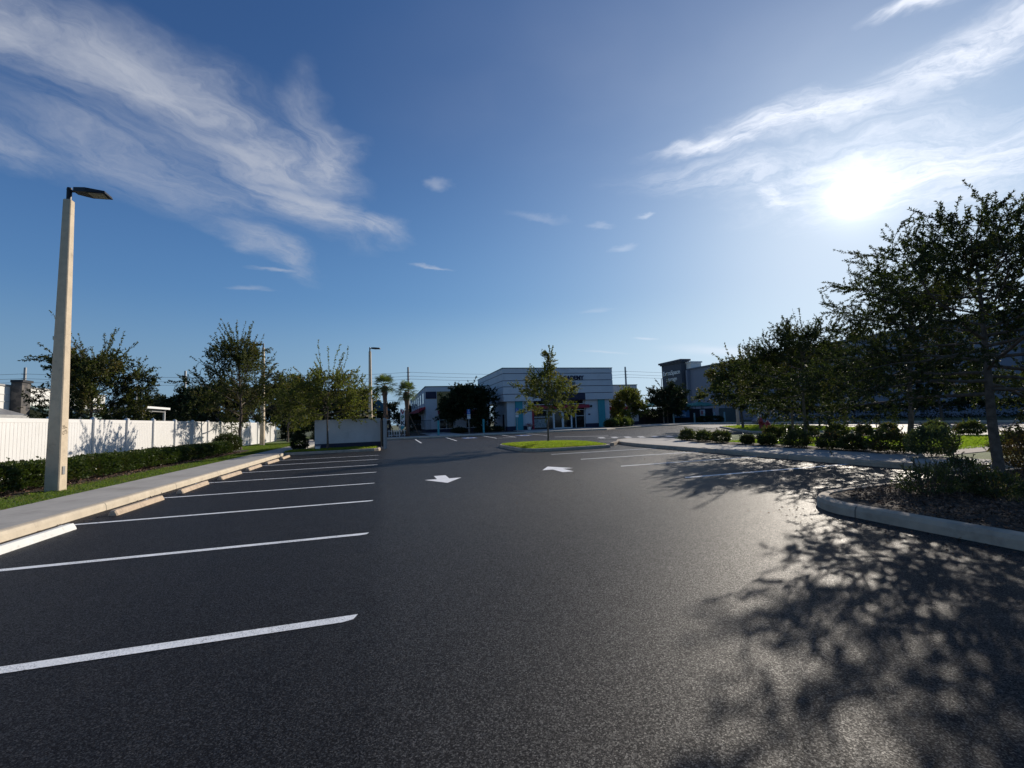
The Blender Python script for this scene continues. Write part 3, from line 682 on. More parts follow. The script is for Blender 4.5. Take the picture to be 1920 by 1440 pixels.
L4 = dup(L1, (39.4, 42.5, 0), R(150), 'concrete lamp post among the trees in front of the storage building', 1.0)
for l in (L2, L3, L4):
    for ch in list(l.children):
        if ch.name.startswith(('stencilled', 'hand_hole')): bpy.data.objects.remove(ch)
# ---- wheel stops
def wheel_stop(loc, label, mat):
    o = MB(); L_ = .915; pr = [(-.08, 0), (.08, 0), (.07, .035), (.035, .095), (-.035, .095), (-.07, .035)]
    n = 6; v = []
    for y, s in ((-L_, .8), (-L_+.03, 1), (L_-.03, 1), (L_, .8)): v += [(x*s, y, z*(s if z > .01 else 1)) for x, z in pr]
    f = [tuple(range(n)), tuple(range(4*n-1, 3*n-1, -1))]+[(k*n+i, (k+1)*n+i, (k+1)*n+(i+1) % n, k*n+(i+1) % n) for k in range(3) for i in range(n)]
    o = o.add(v, f).build('wheel_stop', mat); o.location = loc
    return tag(o, label, 'wheel stop', 'wheel stops along the left kerb')
wheel_stop((-4.74, 7.9, .0), 'white painted wheel stop, nearest one in front of the left kerb', M_STOPW)
ws = wheel_stop((-4.72, 10.78, .0), 'bare tan concrete wheel stop right behind the white painted one', M_STOP)
ordn = ['second tan wheel stop counted from the white painted one', 'third tan wheel stop counted from the white painted one', 'fourth tan wheel stop counted from the white painted one',
        'fifth tan wheel stop, next to last before the grass strip', 'farthest tan wheel stop, by the bend of the kerb at the grass strip']
for k, lb in enumerate(ordn):
    o = ws.copy(); C.objects.link(o); o.location = (-4.73+.02*(k % 2), 13.5+2.78*k, 0); o.rotation_euler.z = R((1.5, -1, .8, -1.5, 1)[k]); o['label'] = lb
# ---- hedge, shrubs
def hedge(name, label, x0, x1, y0, y1, z0, h, n, leaf, mat, seed, cat='hedge', group=None):
    rng = np.random.default_rng(seed); Ly = y1-y0; wx = (x1-x0)/2
    t = rng.uniform(0, 1, n); y = y0+t*Ly; a = rng.uniform(-.35, math.pi+.35, n); r = rng.uniform(.5, 1.0, n)**.5
    ph = rng.uniform(0, 6.28, 6)
    bumpv = 1+.06*np.sin(y*1.7+ph[0])+.05*np.sin(y*4.3+ph[1])+.04*np.sin(y*7.7+ph[2]+a*2)
    c, s = np.cos(a), np.sin(a); ex = .55
    X = np.sign(c)*np.abs(c)**ex*wx*r*bumpv; Z = np.sign(s)*np.abs(s)**ex*h*.55*r*bumpv+h*.45
    Z = np.maximum(Z, .04)
    endk = np.minimum(np.minimum(y-y0, y1-y)/.35, 1); X *= .55+.45*endk; Z *= .6+.4*endk
    P = np.stack([X+(x0+x1)/2, y, Z+z0], 1)
    Dr = np.stack([c, rng.normal(size=n)*.5, np.abs(s)+.2], 1)+rng.normal(size=(n, 3))*.6
    ns = int(Ly*4)
    ys = rng.uniform(y0, y1, ns); sp = []; sd = []
    for yy in ys:
        b = np.array([(x0+x1)/2+rng.uniform(-.8, .8)*wx, yy, z0+h*.92]); d = np.array([rng.normal()*.3, rng.normal()*.3, 1]); L_ = rng.uniform(.05, .2)
        q = np.linspace(0, 1, 6)[:, None]; sp.append(b+d*L_*q); sd.append(d+rng.normal(size=(6, 3))*.7)
    P = np.concatenate([P]+sp); Dr = np.concatenate([Dr]+sd); sc = rng.uniform(.6, 1.3, len(P))
    V, F = leaves_mesh(P, Dr, leaf[0]*sc, leaf[1]*sc, rng)
    V = V-np.array([(x0+x1)/2, y0, z0])
    k = int(Ly*3); A = np.stack([rng.uniform(-.5, .5, k)*wx, rng.uniform(0, Ly, k), np.zeros(k)], 1); B = A+np.stack([rng.normal(size=k)*.15, rng.normal(size=k)*.15, np.full(k, h*.8)], 1)
    TV, TF = tubes_mesh(A, B, np.full(k, .012), np.full(k, .005), 4)
    o = raw(name, np.concatenate([V, TV]), np.concatenate([F, TF+len(V)]), [mat, M_TWIG], None, np.concatenate([np.zeros(len(F)), np.ones(len(TF))]))
    o.location = ((x0+x1)/2, y0, z0)
    return tag(o, label, cat, group)
hedge('clipped_hedge', 'long clipped green hedge running along the white fence behind the first lamp post', -9.45, -8.45, 5.0, 29.8, .13, .67, 120000, (.075, .050), L_HEDGE, 3)
bush('round_shrub', 'taller rounded shrub standing at the far end of the clipped hedge', (-9.2, 31.1, .13), .85, .9, 1.15, 5200, (.07, .045), L_HEDGE, 5, spikes=8, cat='shrub')

# right hand row of shrubs (back of the walk)
sg = 'low shrubs along the right hand walk'
row = [((14.75, 19.3), .50, .62, 'leafy reddish shrub at the far left end of the shrub row by the walk'),
       ((14.55, 17.9), .50, .60, 'second shrub of the row by the walk, touching the one at its end'),
       ((14.4, 16.6), .52, .62, 'third shrub of the row, last of the dense group before the lawn gap'),
       ((14.5, 15.2), .34, .42, 'small low shrub just right of the dense shrub group'),
       ((14.35, 14.1), .42, .50, 'single shrub with lawn showing on both sides, left of the staked tree'),
       ((14.1, 12.55), .56, .68, 'rounded dark shrub just left in front of the staked tree trunk'),
       ((14.05, 11.3), .50, .60, 'dark shrub directly in front of the staked tree trunk'),
       ((14.0, 10.45), .46, .58, 'shrub right of the staked tree trunk with a tall tip'),
       ((13.85, 9.3), .62, .74, 'wide spreading shrub with lawn behind, right of the staked tree')]
for k, ((x, y), r, h, lb) in enumerate(row):
    bush('low_shrub', lb, (x, y, .14), r*.9, r*.92, h*.84, int(800+1300*r), (.07, .034), L_SHRUB, 20+k, spikes=34, group=sg, stems=14)
bush('low_shrub', 'full pale leaved shrub on the walk corner left of the big leaning tree', (13.35, 8.0, .14), .6, .55, .78, 2600, (.06, .036), leaf_mat('pale_shrub_leaves', (.05, .07, .035), (.13, .15, .08), None, .25), 40, spikes=26, group=sg)
bk = [((17.9, 17.2), .45, .55, 'spiky shrub at the left of the back bed'), ((18.7, 17.0), .5, .6, 'round shrub in the back bed near the hydrants'), ((20.2, 17.3), .45, .5, 'low shrub in the back bed right of the hydrants'),
      ((20.9, 16.4), .5, .55, 'dark shrub left of the staked tree in the back bed'), ((21.9, 15.8), .4, .45, 'low shrub behind the staked tree'), ((23.2, 15.6), .45, .5, 'small shrub right of the staked tree in the back bed'),
      ((24.0, 14.2), .5, .55, 'reddish shrub at the back kerb, left of a pair'), ((23.9, 12.9), .5, .55, 'reddish shrub at the back kerb, right of a pair')]
for k, ((x, y), r, h, lb) in enumerate(bk):
    bush('low_shrub', lb, (x, y, .14), r, r, h*1.05, 1300, (.08, .04), L_SHRUB, 60+k, spikes=18, group='shrubs in the back bed')
# near island plants
bush('ragged_shrub', 'ragged open shrub with reddish tips at the nose of the near mulch island', (7.75, 4.75, .13), .48, .38, .42, 1000, (.034, .018), L_SHRUB, 81, spikes=46, group='plants on the near island', stems=26)
bush('ragged_shrub', 'sprawling shrub on the near island with bright leaves just left of the big trunk', (9.05, 5.05, .13), .55, .40, .44, 1200, (.036, .02), L_HEDGE, 82, spikes=40, group='plants on the near island', stems=26)
bush('ragged_shrub', 'large brownish shrub right of the big trunk at the picture edge', (11.5, 5.2, .13), .7, .55, .8, 2600, (.04, .022), leaf_mat('bronze_leaves', (.05, .035, .018), (.13, .085, .04), (.06, .08, .02), .25), 83, spikes=36, group='plants on the near island', stems=20)
bush('ragged_shrub', 'bushy shrub behind the big trunk across the walk', (14.4, 6.8, .13), .7, .6, .7, 1500, (.06, .035), L_SHRUB, 85, spikes=30, group='plants on the near island', stems=20)
bush('ragged_shrub', 'low dark shrub between nose and trunk on the near island mulch', (8.35, 4.3, .13), .42, .34, .34, 1000, (.04, .02), L_SHRUB, 84, spikes=24, group='plants on the near island', stems=18)
rng = np.random.default_rng(7)
def in_poly(P, poly):
    x, y = P[:, 0], P[:, 1]; c = np.zeros(len(P), bool); n = len(poly)
    for i in range(n):
        x1, y1 = poly[i]; x2, y2 = poly[(i+1) % n]
        cond = ((y1 > y) != (y2 > y)); xi = (x2-x1)*(y-y1)/((y2-y1) if y2 != y1 else 1e-9)+x1
        c ^= cond & (x < xi)
    return c
def pts_in(poly, n, seed, z):
    r = np.random.default_rng(seed); a = np.array(poly); lo, hi = a.min(0), a.max(0); out = []
    tot = 0
    while tot < n:
        P = r.uniform(lo, hi, (n, 2)); P = P[in_poly(P, poly)]; out.append(P); tot += len(P)
    P = np.concatenate(out)[:n]
    return np.concatenate([P, np.full((n, 1), z) if not callable(z) else z(P)[:, None]], 1)
# mulch chips on the near island
poly = [(6.2, -3.0), (6.2, 3.85), (6.5, 5.0), (7.2, 5.6), (12.8, 5.78), (12.9, -3.0)]
P = pts_in(poly, 48000, 11, .135); n = len(P)
d = np.stack([rng.normal(size=n), rng.normal(size=n), rng.normal(size=n)*.35], 1)
V, F = leaves_mesh(P+np.stack([np.zeros(n), np.zeros(n), rng.uniform(0, .03, n)], 1), d, rng.uniform(.02, .07, n), rng.uniform(.01, .025, n), rng)
tag(raw('mulch', V, F, L_MULCH), 'brown shredded bark mulch and dead leaves on the near island', 'mulch', kind='stuff')
P = pts_in([(-10.2, 9), (-8.0, 9), (-8.0, 31.5), (-10.2, 31.5)], 9000, 12, .14); n = len(P)
d = np.stack([rng.normal(size=n), rng.normal(size=n), rng.normal(size=n)*.3], 1)
V, F = leaves_mesh(P, d, rng.uniform(.04, .10, n), rng.uniform(.02, .04, n), rng)
tag(raw('mulch', V, F, L_MULCH), 'brown bark mulch under the long hedge', 'mulch', kind='stuff')
P = pts_in([(7.9, 3.6), (9.6, 3.9), (9.9, 4.9), (8.3, 5.0)], 900, 13, .13)
scatter_blades('dry_grass', P, .22, .006, L_DRY, 5, 'dry pale grass tufts on the near island mulch', lay=.8)
# leaf litter lying in the gutters and here and there on the asphalt
lit = []
for (x0, x1, y0, y1, k, e) in ((-5.18, -4.4, 4, 26.5, 700, 3.), (5.1, 5.95, 1.0, 5.5, 260, -3.), (10.9, 11.58, 8, 19, 260, -3.), (-4, 6, 7, 18, 50, 0), (3, 11.5, 6, 19, 110, 0)):
    u = rng.uniform(0, 1, k); u = u**2 if e > 0 else (1-(1-u)**2 if False else (1-u**2 if e < 0 else u)); lit.append(np.stack([x0+(x1-x0)*u, rng.uniform(y0, y1, k), np.full(k, .006)], 1))
P = np.concatenate(lit); n = len(P); d = np.stack([rng.normal(size=n), rng.normal(size=n), rng.normal(size=n)*.12], 1)
V, F = leaves_mesh(P, d, rng.uniform(.02, .055, n), rng.uniform(.012, .028, n), rng); V[:, 2] = np.maximum(V[:, 2], .0045)
tag(raw('leaf_litter', V, F, L_MULCH), 'small dry brown leaves scattered in the gutters and on the asphalt', 'leaf litter', kind='stuff')
L_DARKG = leaf_mat('dark_grass', (.06, .10, .016), (.14, .19, .03), (.16, .14, .05), .4)
# grass
isz = lambda P: .13+.12*np.clip(1-np.hypot((P[:, 0]-cx)/2.9, (P[:, 1]-cy)/3.1), 0, 1)
scatter_blades('grass', pts_in(isl_in, 60000, 21, isz), .085, .012, L_GRASS, 6, 'bright green lawn on the middle island')
scatter_blades('grass', pts_in([(-8.15, 9), (-6.76, 9), (-6.76, 46), (-11.2, 46), (-11.2, 36), (-8.4, 33), (-8.1, 30)], 60000, 22, .12), .06, .011, leaf_mat('strip_grass', (.07, .12, .02), (.17, .22, .04), (.20, .16, .07), .4), 7, 'green grass strip between hedge and sidewalk')
scatter_blades('grass', pts_in([(-5.3, 27.2), (-.45, 27.2), (-.45, 29.2), (-5.3, 29.2)], 16000, 23, .13), .12, .014, L_GRASS, 8, 'grass tufts in front of the grey dumpster wall')
scatter_blades('grass', pts_in([(14.9, 8.8), (24.3, 9.8), (24.3, 12), (20.5, 15.6), (17.5, 17.4), (15.0, 17.2)], 50000, 24, .13), .08, .014, leaf_mat('lawn_grass', (.14, .21, .025), (.26, .33, .05), (.26, .24, .08), .5), 9, 'bright lawn behind the right hand shrub row')
scatter_blades('grass', pts_in([(13.1, -6), (24.4, -6), (24.4, 6.2), (13.1, 6.2)], 40000, 26, .12), .08, .016, L_DARKG, 12, 'grass to the right of the near mulch island')
scatter_blades('grass', pts_in(inset(fi, .2), 14000, 25, .13), .10, .03, L_GRASS, 10, 'grass on the far road island')

# ---- trees
tg = 'small oaks and elms round the lot'
tree('oak_tree', 'tall elm with dense dark crown and whip shoots in front of the white fence', (-9.45, 34.6, .12), 7.3, 1.75, 3.4, .11, 30, 11, 6, 17, (.11, .055), L_ELM, 101, tg,
     prof=lambda t: (1.0-.1*t) if t < .3 else max(.30, .97-1.5*(t-.3)), up=(2, 62), twl=.5, shoots=60, shootlen=1.15, upb=.3)
tree('oak_tree', 'lower olive elm beyond the tall dark one, at the end of the fence', (-9.3, 49.5, .1), 5.8, 1.4, 1.9, .10, 20, 8, 5, 13, (.15, .08), L_YEL, 102, tg, up=(0, 64), shoots=24, shootlen=1.6, upb=.25)
tree('oak_tree', 'olive green young oak in front of the grey dumpster wall', (-3.2, 28.35, .13), 4.3, 1.85, 2.3, .065, 24, 9, 6, 15, (.095, .055), L_YEL, 103, tg,
     prof=lambda t: (1.0-.2*t) if t < .45 else (.91-1.1*(t-.45)), up=(0, 52), twl=.42, shoots=16, shootlen=1., upb=.2)
tree('oak_tree', 'young oak alone on the middle grass island', (8.60, 22.95, .22), 5.2, 1.6, 1.6, .055, 32, 11, 7, 16, (.072, .044), L_YEL, 104, tg,
     prof=lambda t: 1.05-.6*t if t < .25 else max(.13, .85-2.1*(t-.25)), up=(4, 60), twl=.28, shoots=12, shootlen=.5, upb=.2)
tree('oak_tree', 'dark bushy oak behind the white fence, beside the nearest lamp post', (-15.0, 28.8, -.03), 5.5, 1.0, 2.5, .11, 34, 12, 7, 16, (.11, .055), L_ELM, 105, tg,
     prof=lambda t: (.95-.25*t), up=(0, 60), shoots=30, shootlen=.95, upb=.25)
tree('oak_tree', 'big dark live oak on the near mulch island at the right edge', (10.15, 5.15, .13), 4.6, 1.45, 2.5, .085, 42, 10, 7, 42, (.046, .018), L_OAK, 106, tg,
     prof=lambda t: (1.0-.52*t), up=(-2, 30), twl=.34, shoots=0, shootlen=.2, upb=-.05)
tree('oak_tree', 'dark live oak just behind the big one, its crown reaching toward the sun', (15.7, 10.0, .13), 5.4, 1.95, 2.5, .085, 32, 9, 7, 32, (.062, .028), L_OAK, 107, tg,
     prof=lambda t: (1.0-.45*t), up=(-2, 32), twl=.38, shoots=4, shootlen=.2, upb=-.03)
tree('oak_tree', 'staked dark live oak rising from the right hand lawn behind the shrub row', (17.6, 15.2, .13), 4.8, 1.95, 2.35, .075, 30, 9, 7, 25, (.075, .034), L_OAK, 108, tg,
     prof=lambda t: (1.0-.4*t), up=(-2, 42), twl=.4, shoots=4, shootlen=.4, upb=.1)
tree('oak_tree', 'olive oak left of the dark ones, in front of the storage building wall', (29.4, 31.2, .0), 5.6, 2.2, 2.8, .11, 26, 10, 7, 15, (.15, .085), L_ELM, 109, tg, prof=lambda t: (1.0-.45*t), up=(-4, 48), twl=.5, shoots=14, shootlen=.8, upb=.1)
tree('oak_tree', 'dark oak in the gap between the staked tree and the one at its left', (38.5, 33.0, .0), 6.8, 1.2, 3.8, .13, 28, 11, 6, 14, (.18, .10), L_OAK, 110, tg, prof=lambda t: (1.0-.4*t), up=(-2, 50), twl=.6, shoots=16, shootlen=1., upb=.1)
tree('small_tree', 'bushy multi trunk tree in front of the left wing of the building', (11.0, 58.5, .12), 5.6, 1.3, 3.0, .10, 30, 12, 7, 16, (.20, .12), L_DARK, 111, None, prof=lambda t: (1.0-.25*t), up=(0, 50), twl=.7, shoots=4, shootlen=.3, upb=.1)
tree('small_tree', 'yellow green tree in front of the right wing of the building', (35.0, 59.0, .12), 4.9, 1.2, 2.3, .07, 24, 10, 6, 13, (.20, .12), L_YEL, 112, None, prof=lambda t: (1.0-.4*t), up=(0, 55), twl=.5, shoots=4, shootlen=.4, upb=.1)
tree('small_tree', 'dark spreading tree left of the storage tower behind the shade sail', (44.5, 63.0, .1), 5.3, 1.4, 3.4, .10, 26, 10, 6, 14, (.22, .12), L_DARK, 113, None, prof=lambda t: (1.0-.4*t), up=(0, 50), twl=.6, shoots=12, shootlen=.8, upb=.1)
# stake of the staked oak
st = thing('tree_stake', 'wooden stake strapped beside the staked live oak', 'stake', (17.0, 15.25, .12))
MB().tube([(0, 0, 0), (0, 0, 1.25)], .045, 8).build('post', M_WOOD, st); MB().tube([(0, 0, 1.1), (.5, -.03, 1.15)], .02, 6).build('strap', M_BLACK, st)
# far trees: a handful of shared crowns
FT = [tree('far_tree', 'x', (0, 0, -50), 9, 2.0, 4.2, .2, 20, 8, 4, 10, (.42, .26), L_DARK, 200+k, 'dark trees beyond the lot', prof=lambda t: 1.0-.4*t, up=(5, 60), twl=.8, shoots=4, shootlen=.8, upb=.1) for k in range(3)]
spec = [(-46, 112, .75, 'low dark tree right of the carport roof on the skyline'), (-37, 92, .8, 'dark tree above the fence between carport and tall elm'), (-31, 84, .85, 'dark tree left behind the tall elm crown'),
        (-27, 76, .85, 'dark tree directly behind the tall elm, left one of two'), (-22, 70, .9, 'dark tree directly behind the tall elm, right one of two'), (-17.5, 72, .85, 'dark tree behind the olive elm at the fence end'),
        (-13, 76, .95, 'dark tree between the olive elm and the young oak at the dumpster wall'), (-8.5, 80, .85, 'dark tree behind the crown of the young oak at the dumpster wall'), (-3.5, 86, .88, 'dark tree right behind the lamp post at the dumpster wall'),
        (1.2, 90, .62, 'dark tree behind the left palm'), (6, 98, .6, 'dark tree behind the right palm beside the building'), (-53, 100, .6, 'low dark tree behind the carport'), (38.5, 88, .75, 'dark tree on the skyline between building and storage tower'),
        (-11.5, 60, .55, 'low dark tree at the end of the sidewalk'), (-7.5, 62, .6, 'low dark tree beside the end of the sidewalk'), (-3.6, 60, .55, 'low dark tree right behind the dumpster enclosure'), (45, 26, .62, 'dark low tree behind the staked tree by the storage wall'), (46.5, 15, .7, 'dark tree behind the near live oaks by the storage wall')]
for k, (x, y, s, lb) in enumerate(spec):
    src = FT[k % 3]
    if k < 3: src.location = (x, y, -.03); src.scale = (s,)*3; src['label'] = lb
    else: dup(src, (x, y, -.03), k*1.3, lb, (s, s, s*.95))
tree('pine_tree', 'flat topped pine alone on the skyline above the carport', (-62, 139, 0), 11.5, 6.5, 4.6, .25, 16, 8, 5, 10, (.5, .3), L_DARK, 230, None, prof=lambda t: .95-.2*t, up=(5, 35), twl=.8, shoots=2, shootlen=.4)
hedge('dark_hedge', 'long dark clipped hedge along the far side of the road before the storage building', 46.6, 48.2, 14, 44, .0, 1.75, 16000, (.17, .11), L_DARK, 91)
P_ = [(28.4, 51.6, .5, .7), (29.5, 52.4, .6, .8), (30.6, 52.7, .55, .75), (31.7, 53.6, .5, .7), (27.6, 51.5, .4, .6)]
for k, (x, y, r, h) in enumerate(P_):
    bush('leafy_shrub', ('tall leafed shrub left of the middle one in the bed at the entrance', 'yellowish shrub in the middle of the bed right of the entrance', 'broad leaved shrub right of the yellowish one by the teal column',
         'last shrub at the right end of the entrance bed', 'dark shrub nearest the entrance doors')[k], (x, y, .12), r+.25, r+.1, h+.35, 900, (.17, .07), (L_PALM, L_YEL, L_PALM, L_PALM, L_SHRUB)[k], 120+k, spikes=16, group='shrubs in the bed by the entrance')
bush('leafy_shrub', 'dark flat topped shrub in front of the blue banner', (50.6, 60.5, 0), 2.6, .8, 1.05, 2200, (.16, .09), L_DARK, 130, spikes=4, boxy=True)
bush('leafy_shrub', 'dark shrub at the left corner of the dumpster wall', (-4.9, 29.3, .13), .55, .6, 1.0, 1500, (.09, .05), L_DARK, 131, spikes=8)
bush('leafy_shrub', 'low dark shrub by the sidewalk end', (-5.9, 47.0, .1), .9, .8, 1.2, 1200, (.14, .08), L_DARK, 132, spikes=6)
for k, x in enumerate((9.2, 12.0, 13.6)):
    bush('leafy_shrub', ('low dark shrub under the multi trunk tree, left of three', 'low dark shrub under the multi trunk tree, middle of three', 'low dark shrub under the multi trunk tree, right of three')[k], (x, 56.5-.8*k, .12), 1.1, .6, .7, 900, (.14, .08), L_DARK, 140+k, spikes=6, group='shrubs under the multi trunk tree')

hedge('dark_hedge', 'tall dark hedge closing the view at the end of the sidewalk', -11.5, -3.5, 57.5, 59.2, 0, 2.0, 9000, (.2, .13), L_DARK, 92)
hedge('dark_hedge', 'tall dark hedge far behind the arch and the flag', -3.0, 5.6, 72, 73.6, 0, 3.0, 9000, (.26, .17), L_DARK, 93)
# ---- palms
def palm(loc, label, h, lean, seed, stakes):
    rng = np.random.default_rng(seed); t = thing('cabbage_palm', label, 'palm tree', loc, 0, 'palms in front of the building')
    pts = [(lean*s*s, 0, h*s) for s in np.linspace(0, 1, 9)]; MB().tube(pts, [.26, .2, .19, .19, .2, .21, .24, .3, .24], 10).build('trunk', M_PALMT, t, True)
    top = np.array(pts[-1]); b = MB()
    for k in range(30):
        a = k*2.4; z = top[2]-rng.uniform(0, 1.1); d = np.array([math.cos(a), math.sin(a), .9]); p = np.array([lean*.9+math.cos(a)*.2, math.sin(a)*.2, z])
        b.tube([p, p+d*.22], [.05, .03], 4)
    b.build('boot', M_PALMT, t)
    V = []; F = []
    for k in range(38):
        a = k*2.399; el = R(80-125*(k/38)+rng.normal()*6); Lp = rng.uniform(.6, .95); d = np.array([math.cos(a)*math.cos(el), math.sin(a)*math.cos(el), math.sin(el)])
        s = np.cross(d, [0, 0, 1.]); s /= max(1e-3, np.linalg.norm(s)); u = np.cross(s, d); c = top+d*Lp
        V += [tuple(top+s*.012), tuple(c+s*.01), tuple(c-s*.01), tuple(top-s*.012)]; F.append((len(V)-4, len(V)-3, len(V)-2, len(V)-1))
        for j in range(17):
            th_ = R(-105+210*j/16); Ll = .9*(1-.35*abs(th_)/R(105))*rng.uniform(.85, 1.1)
            ld = d*math.cos(th_)+s*math.sin(th_)+u*(.12); ld /= np.linalg.norm(ld); w = np.cross(ld, u); w /= np.linalg.norm(w)
            m1 = c+ld*Ll*.55; m2 = c+ld*Ll+np.array([0, 0, -.28*Ll-.1*rng.uniform()])
            i = len(V); V += [tuple(c), tuple(m1+w*.035), tuple(m2), tuple(m1-w*.035)]; F.append((i, i+1, i+2, i+3))
    raw('frond', np.array(V), np.array(F), L_PALM, t)
    for (dx, dy) in stakes: MB().tube([(dx, dy, 0), (dx*.12+lean*.2, dy*.12, h*.52)], .045, 6).build('stake', M_WOOD, t)
    return t
palm((.2, 50.9, .1), 'left palm, the taller one, right of the dumpster gate', 5.7, -.1, 1, [(.9, .3), (-.8, .4)])
palm((2.55, 51.3, .1), 'right palm with leaning stakes beside the building corner', 5.0, -.1, 2, [(1.25, -.2), (-.7, .5)])

# ---- dumpster enclosure
en = thing('dumpster_enclosure', 'low grey rendered dumpster enclosure with dark base behind the young oak', 'enclosure', (0, 29.3, 0))
X0, X1 = -4.03, -.22
MB().box(X0, X1, 0, .2, .45, 1.84).box(X0, X0+.2, .203, 6.5, .45, 1.84).build('wall', M_ENC, en)
MB().box(X0-.005, X1+.005, -.012, .21, -.02, .447).box(X0-.005, X0+.21, .215, 6.5, -.02, .447).build('wall_base', M_NAVY, en)
MB().box(X0-.03, X1+.03, -.03, .23, 1.843, 1.90).box(X0-.03, X0+.23, .235, 6.5, 1.843, 1.898).build('wall_cap', M_ENC, en)
gt = thing('enclosure_gate', 'dark swung open gate with steel posts at the right end of the dumpster wall', 'gate', (-.02, 28.9, 0), R(6))
MB().box(-.06, -.02, -.5, 2.6, .12, 1.8).build('gate_panel', M_SCREEN, gt)
MB().box(-.085, .03, -.62, -.5, 0, 1.9).build('gate_post', M_STEEL, gt); MB().box(.10, .20, .05, .17, 0, 1.86).build('gate_post', M_STEEL, gt)
ub = thing('utility_box', 'small pale utility box under the young oak at the dumpster wall', 'utility box', (-3.75, 28.5, .13))
MB().bbox(-.13, .13, -.1, .1, 0, .22, .03).build('box_body', M_WHITE, ub); MB().bbox(-.15, .15, -.12, .12, .221, .26, .015).build('box_lid', M_STUC2, ub)

# ---- daycare building
bd = thing('daycare_building', 'single storey academy building with banded grey tower, teal columns, red awnings and low wings', 'building', (15.2, 56.7, 0))
def P_B(mb, name, mat, parent=bd):
    o = mb.build(name, mat, parent)
    if parent is bd: o.location = (-15.2, -56.7, 0)
    return o
def PC(mb, name, mat, par):                      # sub-part, in world coordinates
    o = mb.build(name, mat, par); return o
TX0, TX1, TY0, TY1 = 15.2, 31.35, 56.7, 73
core = MB().box(TX0+.06, TX1-.06, TY0+.06, TY1-.06, 4.03, 8.38)
P_B(core, 'tower_core', M_NAVY)
zs = [(7.745, 8.40), (6.785, 7.665), (5.97, 6.705), (4.98, 5.89)]
b = MB()
for z0, z1 in zs: b.box(TX0, TX1, TY0, TY1, z0, z1)
b.box(TX0, 20.4, TY0, TY1, 4.0, 4.90).box(27.02, TX1, TY0, TY1, 4.0, 4.90)
P_B(b, 'tower_band', M_STUC)
P_B(MB().box(TX0-.06, TX1+.06, TY0-.06, TY1+.06, 8.403, 8.49), 'roof_edge', M_TEALD)
P_B(MB().box(20.402, 27.018, TY0+.03, TY0+.3, 4.06, 4.90), 'fascia_panel', M_NAVY)
lw = MB().box(15.75, 19.5, 57.2, 64.7, .68, 3.998).box(27.2, 30.9, 57.2, 64.7, .68, 3.998).box(19.5, 27.2, 59.0, 64.7, 0, 3.998).box(19.502, 27.198, 57.35, 58.98, 3.99-.02, 3.996)
P_B(lw, 'lower_wall', M_STUC)
P_B(MB().box(15.73, 19.5, 57.17, 64.7, -.02, .677), 'wall_base', M_NAVY)
P_B(MB().box(27.2, 30.93, 57.17, 64.7, -.02, .677), 'wall_base', M_NAVY)
for xa in (16.9, 29.1): P_B(MB().box(xa, xa+1.0, 56.98, 57.168, -.02, 3.99), 'column', M_TEAL)
P_B(MB().box(19.25, 19.5, 57.12, 57.198, .02, 2.86), 'entrance_panel', M_RED)
sf = P_B(MB().box(19.52, 27.18, 57.6, 57.64, .0, 3.96), 'shop_front', M_GLASS)
fr = MB()
for x in (19.52, 21.5, 22.35, 25.15, 25.75, 27.08): fr.box(x, x+.1, 57.52, 57.597, 0, 2.6)
fr.box(19.52, 27.18, 57.515, 57.598, 2.602, 2.72).box(19.62, 21.5, 57.52, 57.597, 1.75, 1.83).box(21.6, 22.35, 57.52, 57.597, 1.75, 1.83).box(25.85, 27.08, 57.52, 57.597, 1.75, 1.83)
fr.box(19.52, 27.18, 57.51, 57.599, 3.44, 3.53).box(27.0, 27.18, 57.50, 57.60, 3.532, 3.95).box(19.52, 27.18, 57.515, 57.598, -.02, .1)
PC(fr, 'frame', M_FRAME, sf)
for xa in (22.46, 23.82):
    dr = MB().box(xa, xa+.13, 57.48, 57.518, .02, 2.58).box(xa+1.19, xa+1.32, 57.48, 57.518, .02, 2.58).box(xa+.131, xa+1.189, 57.482, 57.516, 2.42, 2.58).box(xa+.131, xa+1.189, 57.482, 57.516, .02, .26)
    d_ = P_B(dr, 'door', M_WHITE)
    hx = xa+1.12 if xa < 23 else xa+.2
    PC(MB().tube([(hx, 57.44, .95), (hx, 57.44, 1.35)], .018, 6), 'handle', M_STEEL, d_)
P_B(MB().box(19.6, 21.4, 57.60-.02, 57.599, .35, 1.5), 'window_sticker', pmat('poster', (.25, .28, .28), .6, var=.6, vscale=5.))
aw = MB().add([(19.4, 57.5, 3.43), (27.65, 57.5, 3.43), (27.65, 56.75, 3.25), (19.4, 56.75, 3.25), (19.4, 57.5, 3.37), (27.65, 57.5, 3.37), (27.65, 56.75, 2.87), (19.4, 56.75, 2.87)],
              [(0, 3, 2, 1), (4, 5, 6, 7), (3, 7, 6, 2), (0, 4, 7, 3), (1, 2, 6, 5)])
P_B(aw, 'awning', M_RED)
for x, z in ((18.75, 3.1), (28.05, 3.1)):
    o = MB().lathe([(.16, 0), (.17, .06), (.12, .12)], 14).build('wall_lamp', M_BLACK, bd); o.rotation_euler = (R(90), 0, 0); o.location = (x-15.2, 57.19-56.7, z)
P_B(MB().box(27.55, 27.85, 57.15, 57.198, 1.85, 2.05), 'sign_plate', M_NAVY)
P_B(MB().box(15.70, 15.748, 58.4, 59.4, .02, 2.3), 'door', M_SCREEN)
P_B(MB().box(15.69, 15.747, 59.42, 59.52, .02, 2.4).box(15.69, 15.747, 58.28, 58.38, .02, 2.4), 'door_frame', M_FRAME)
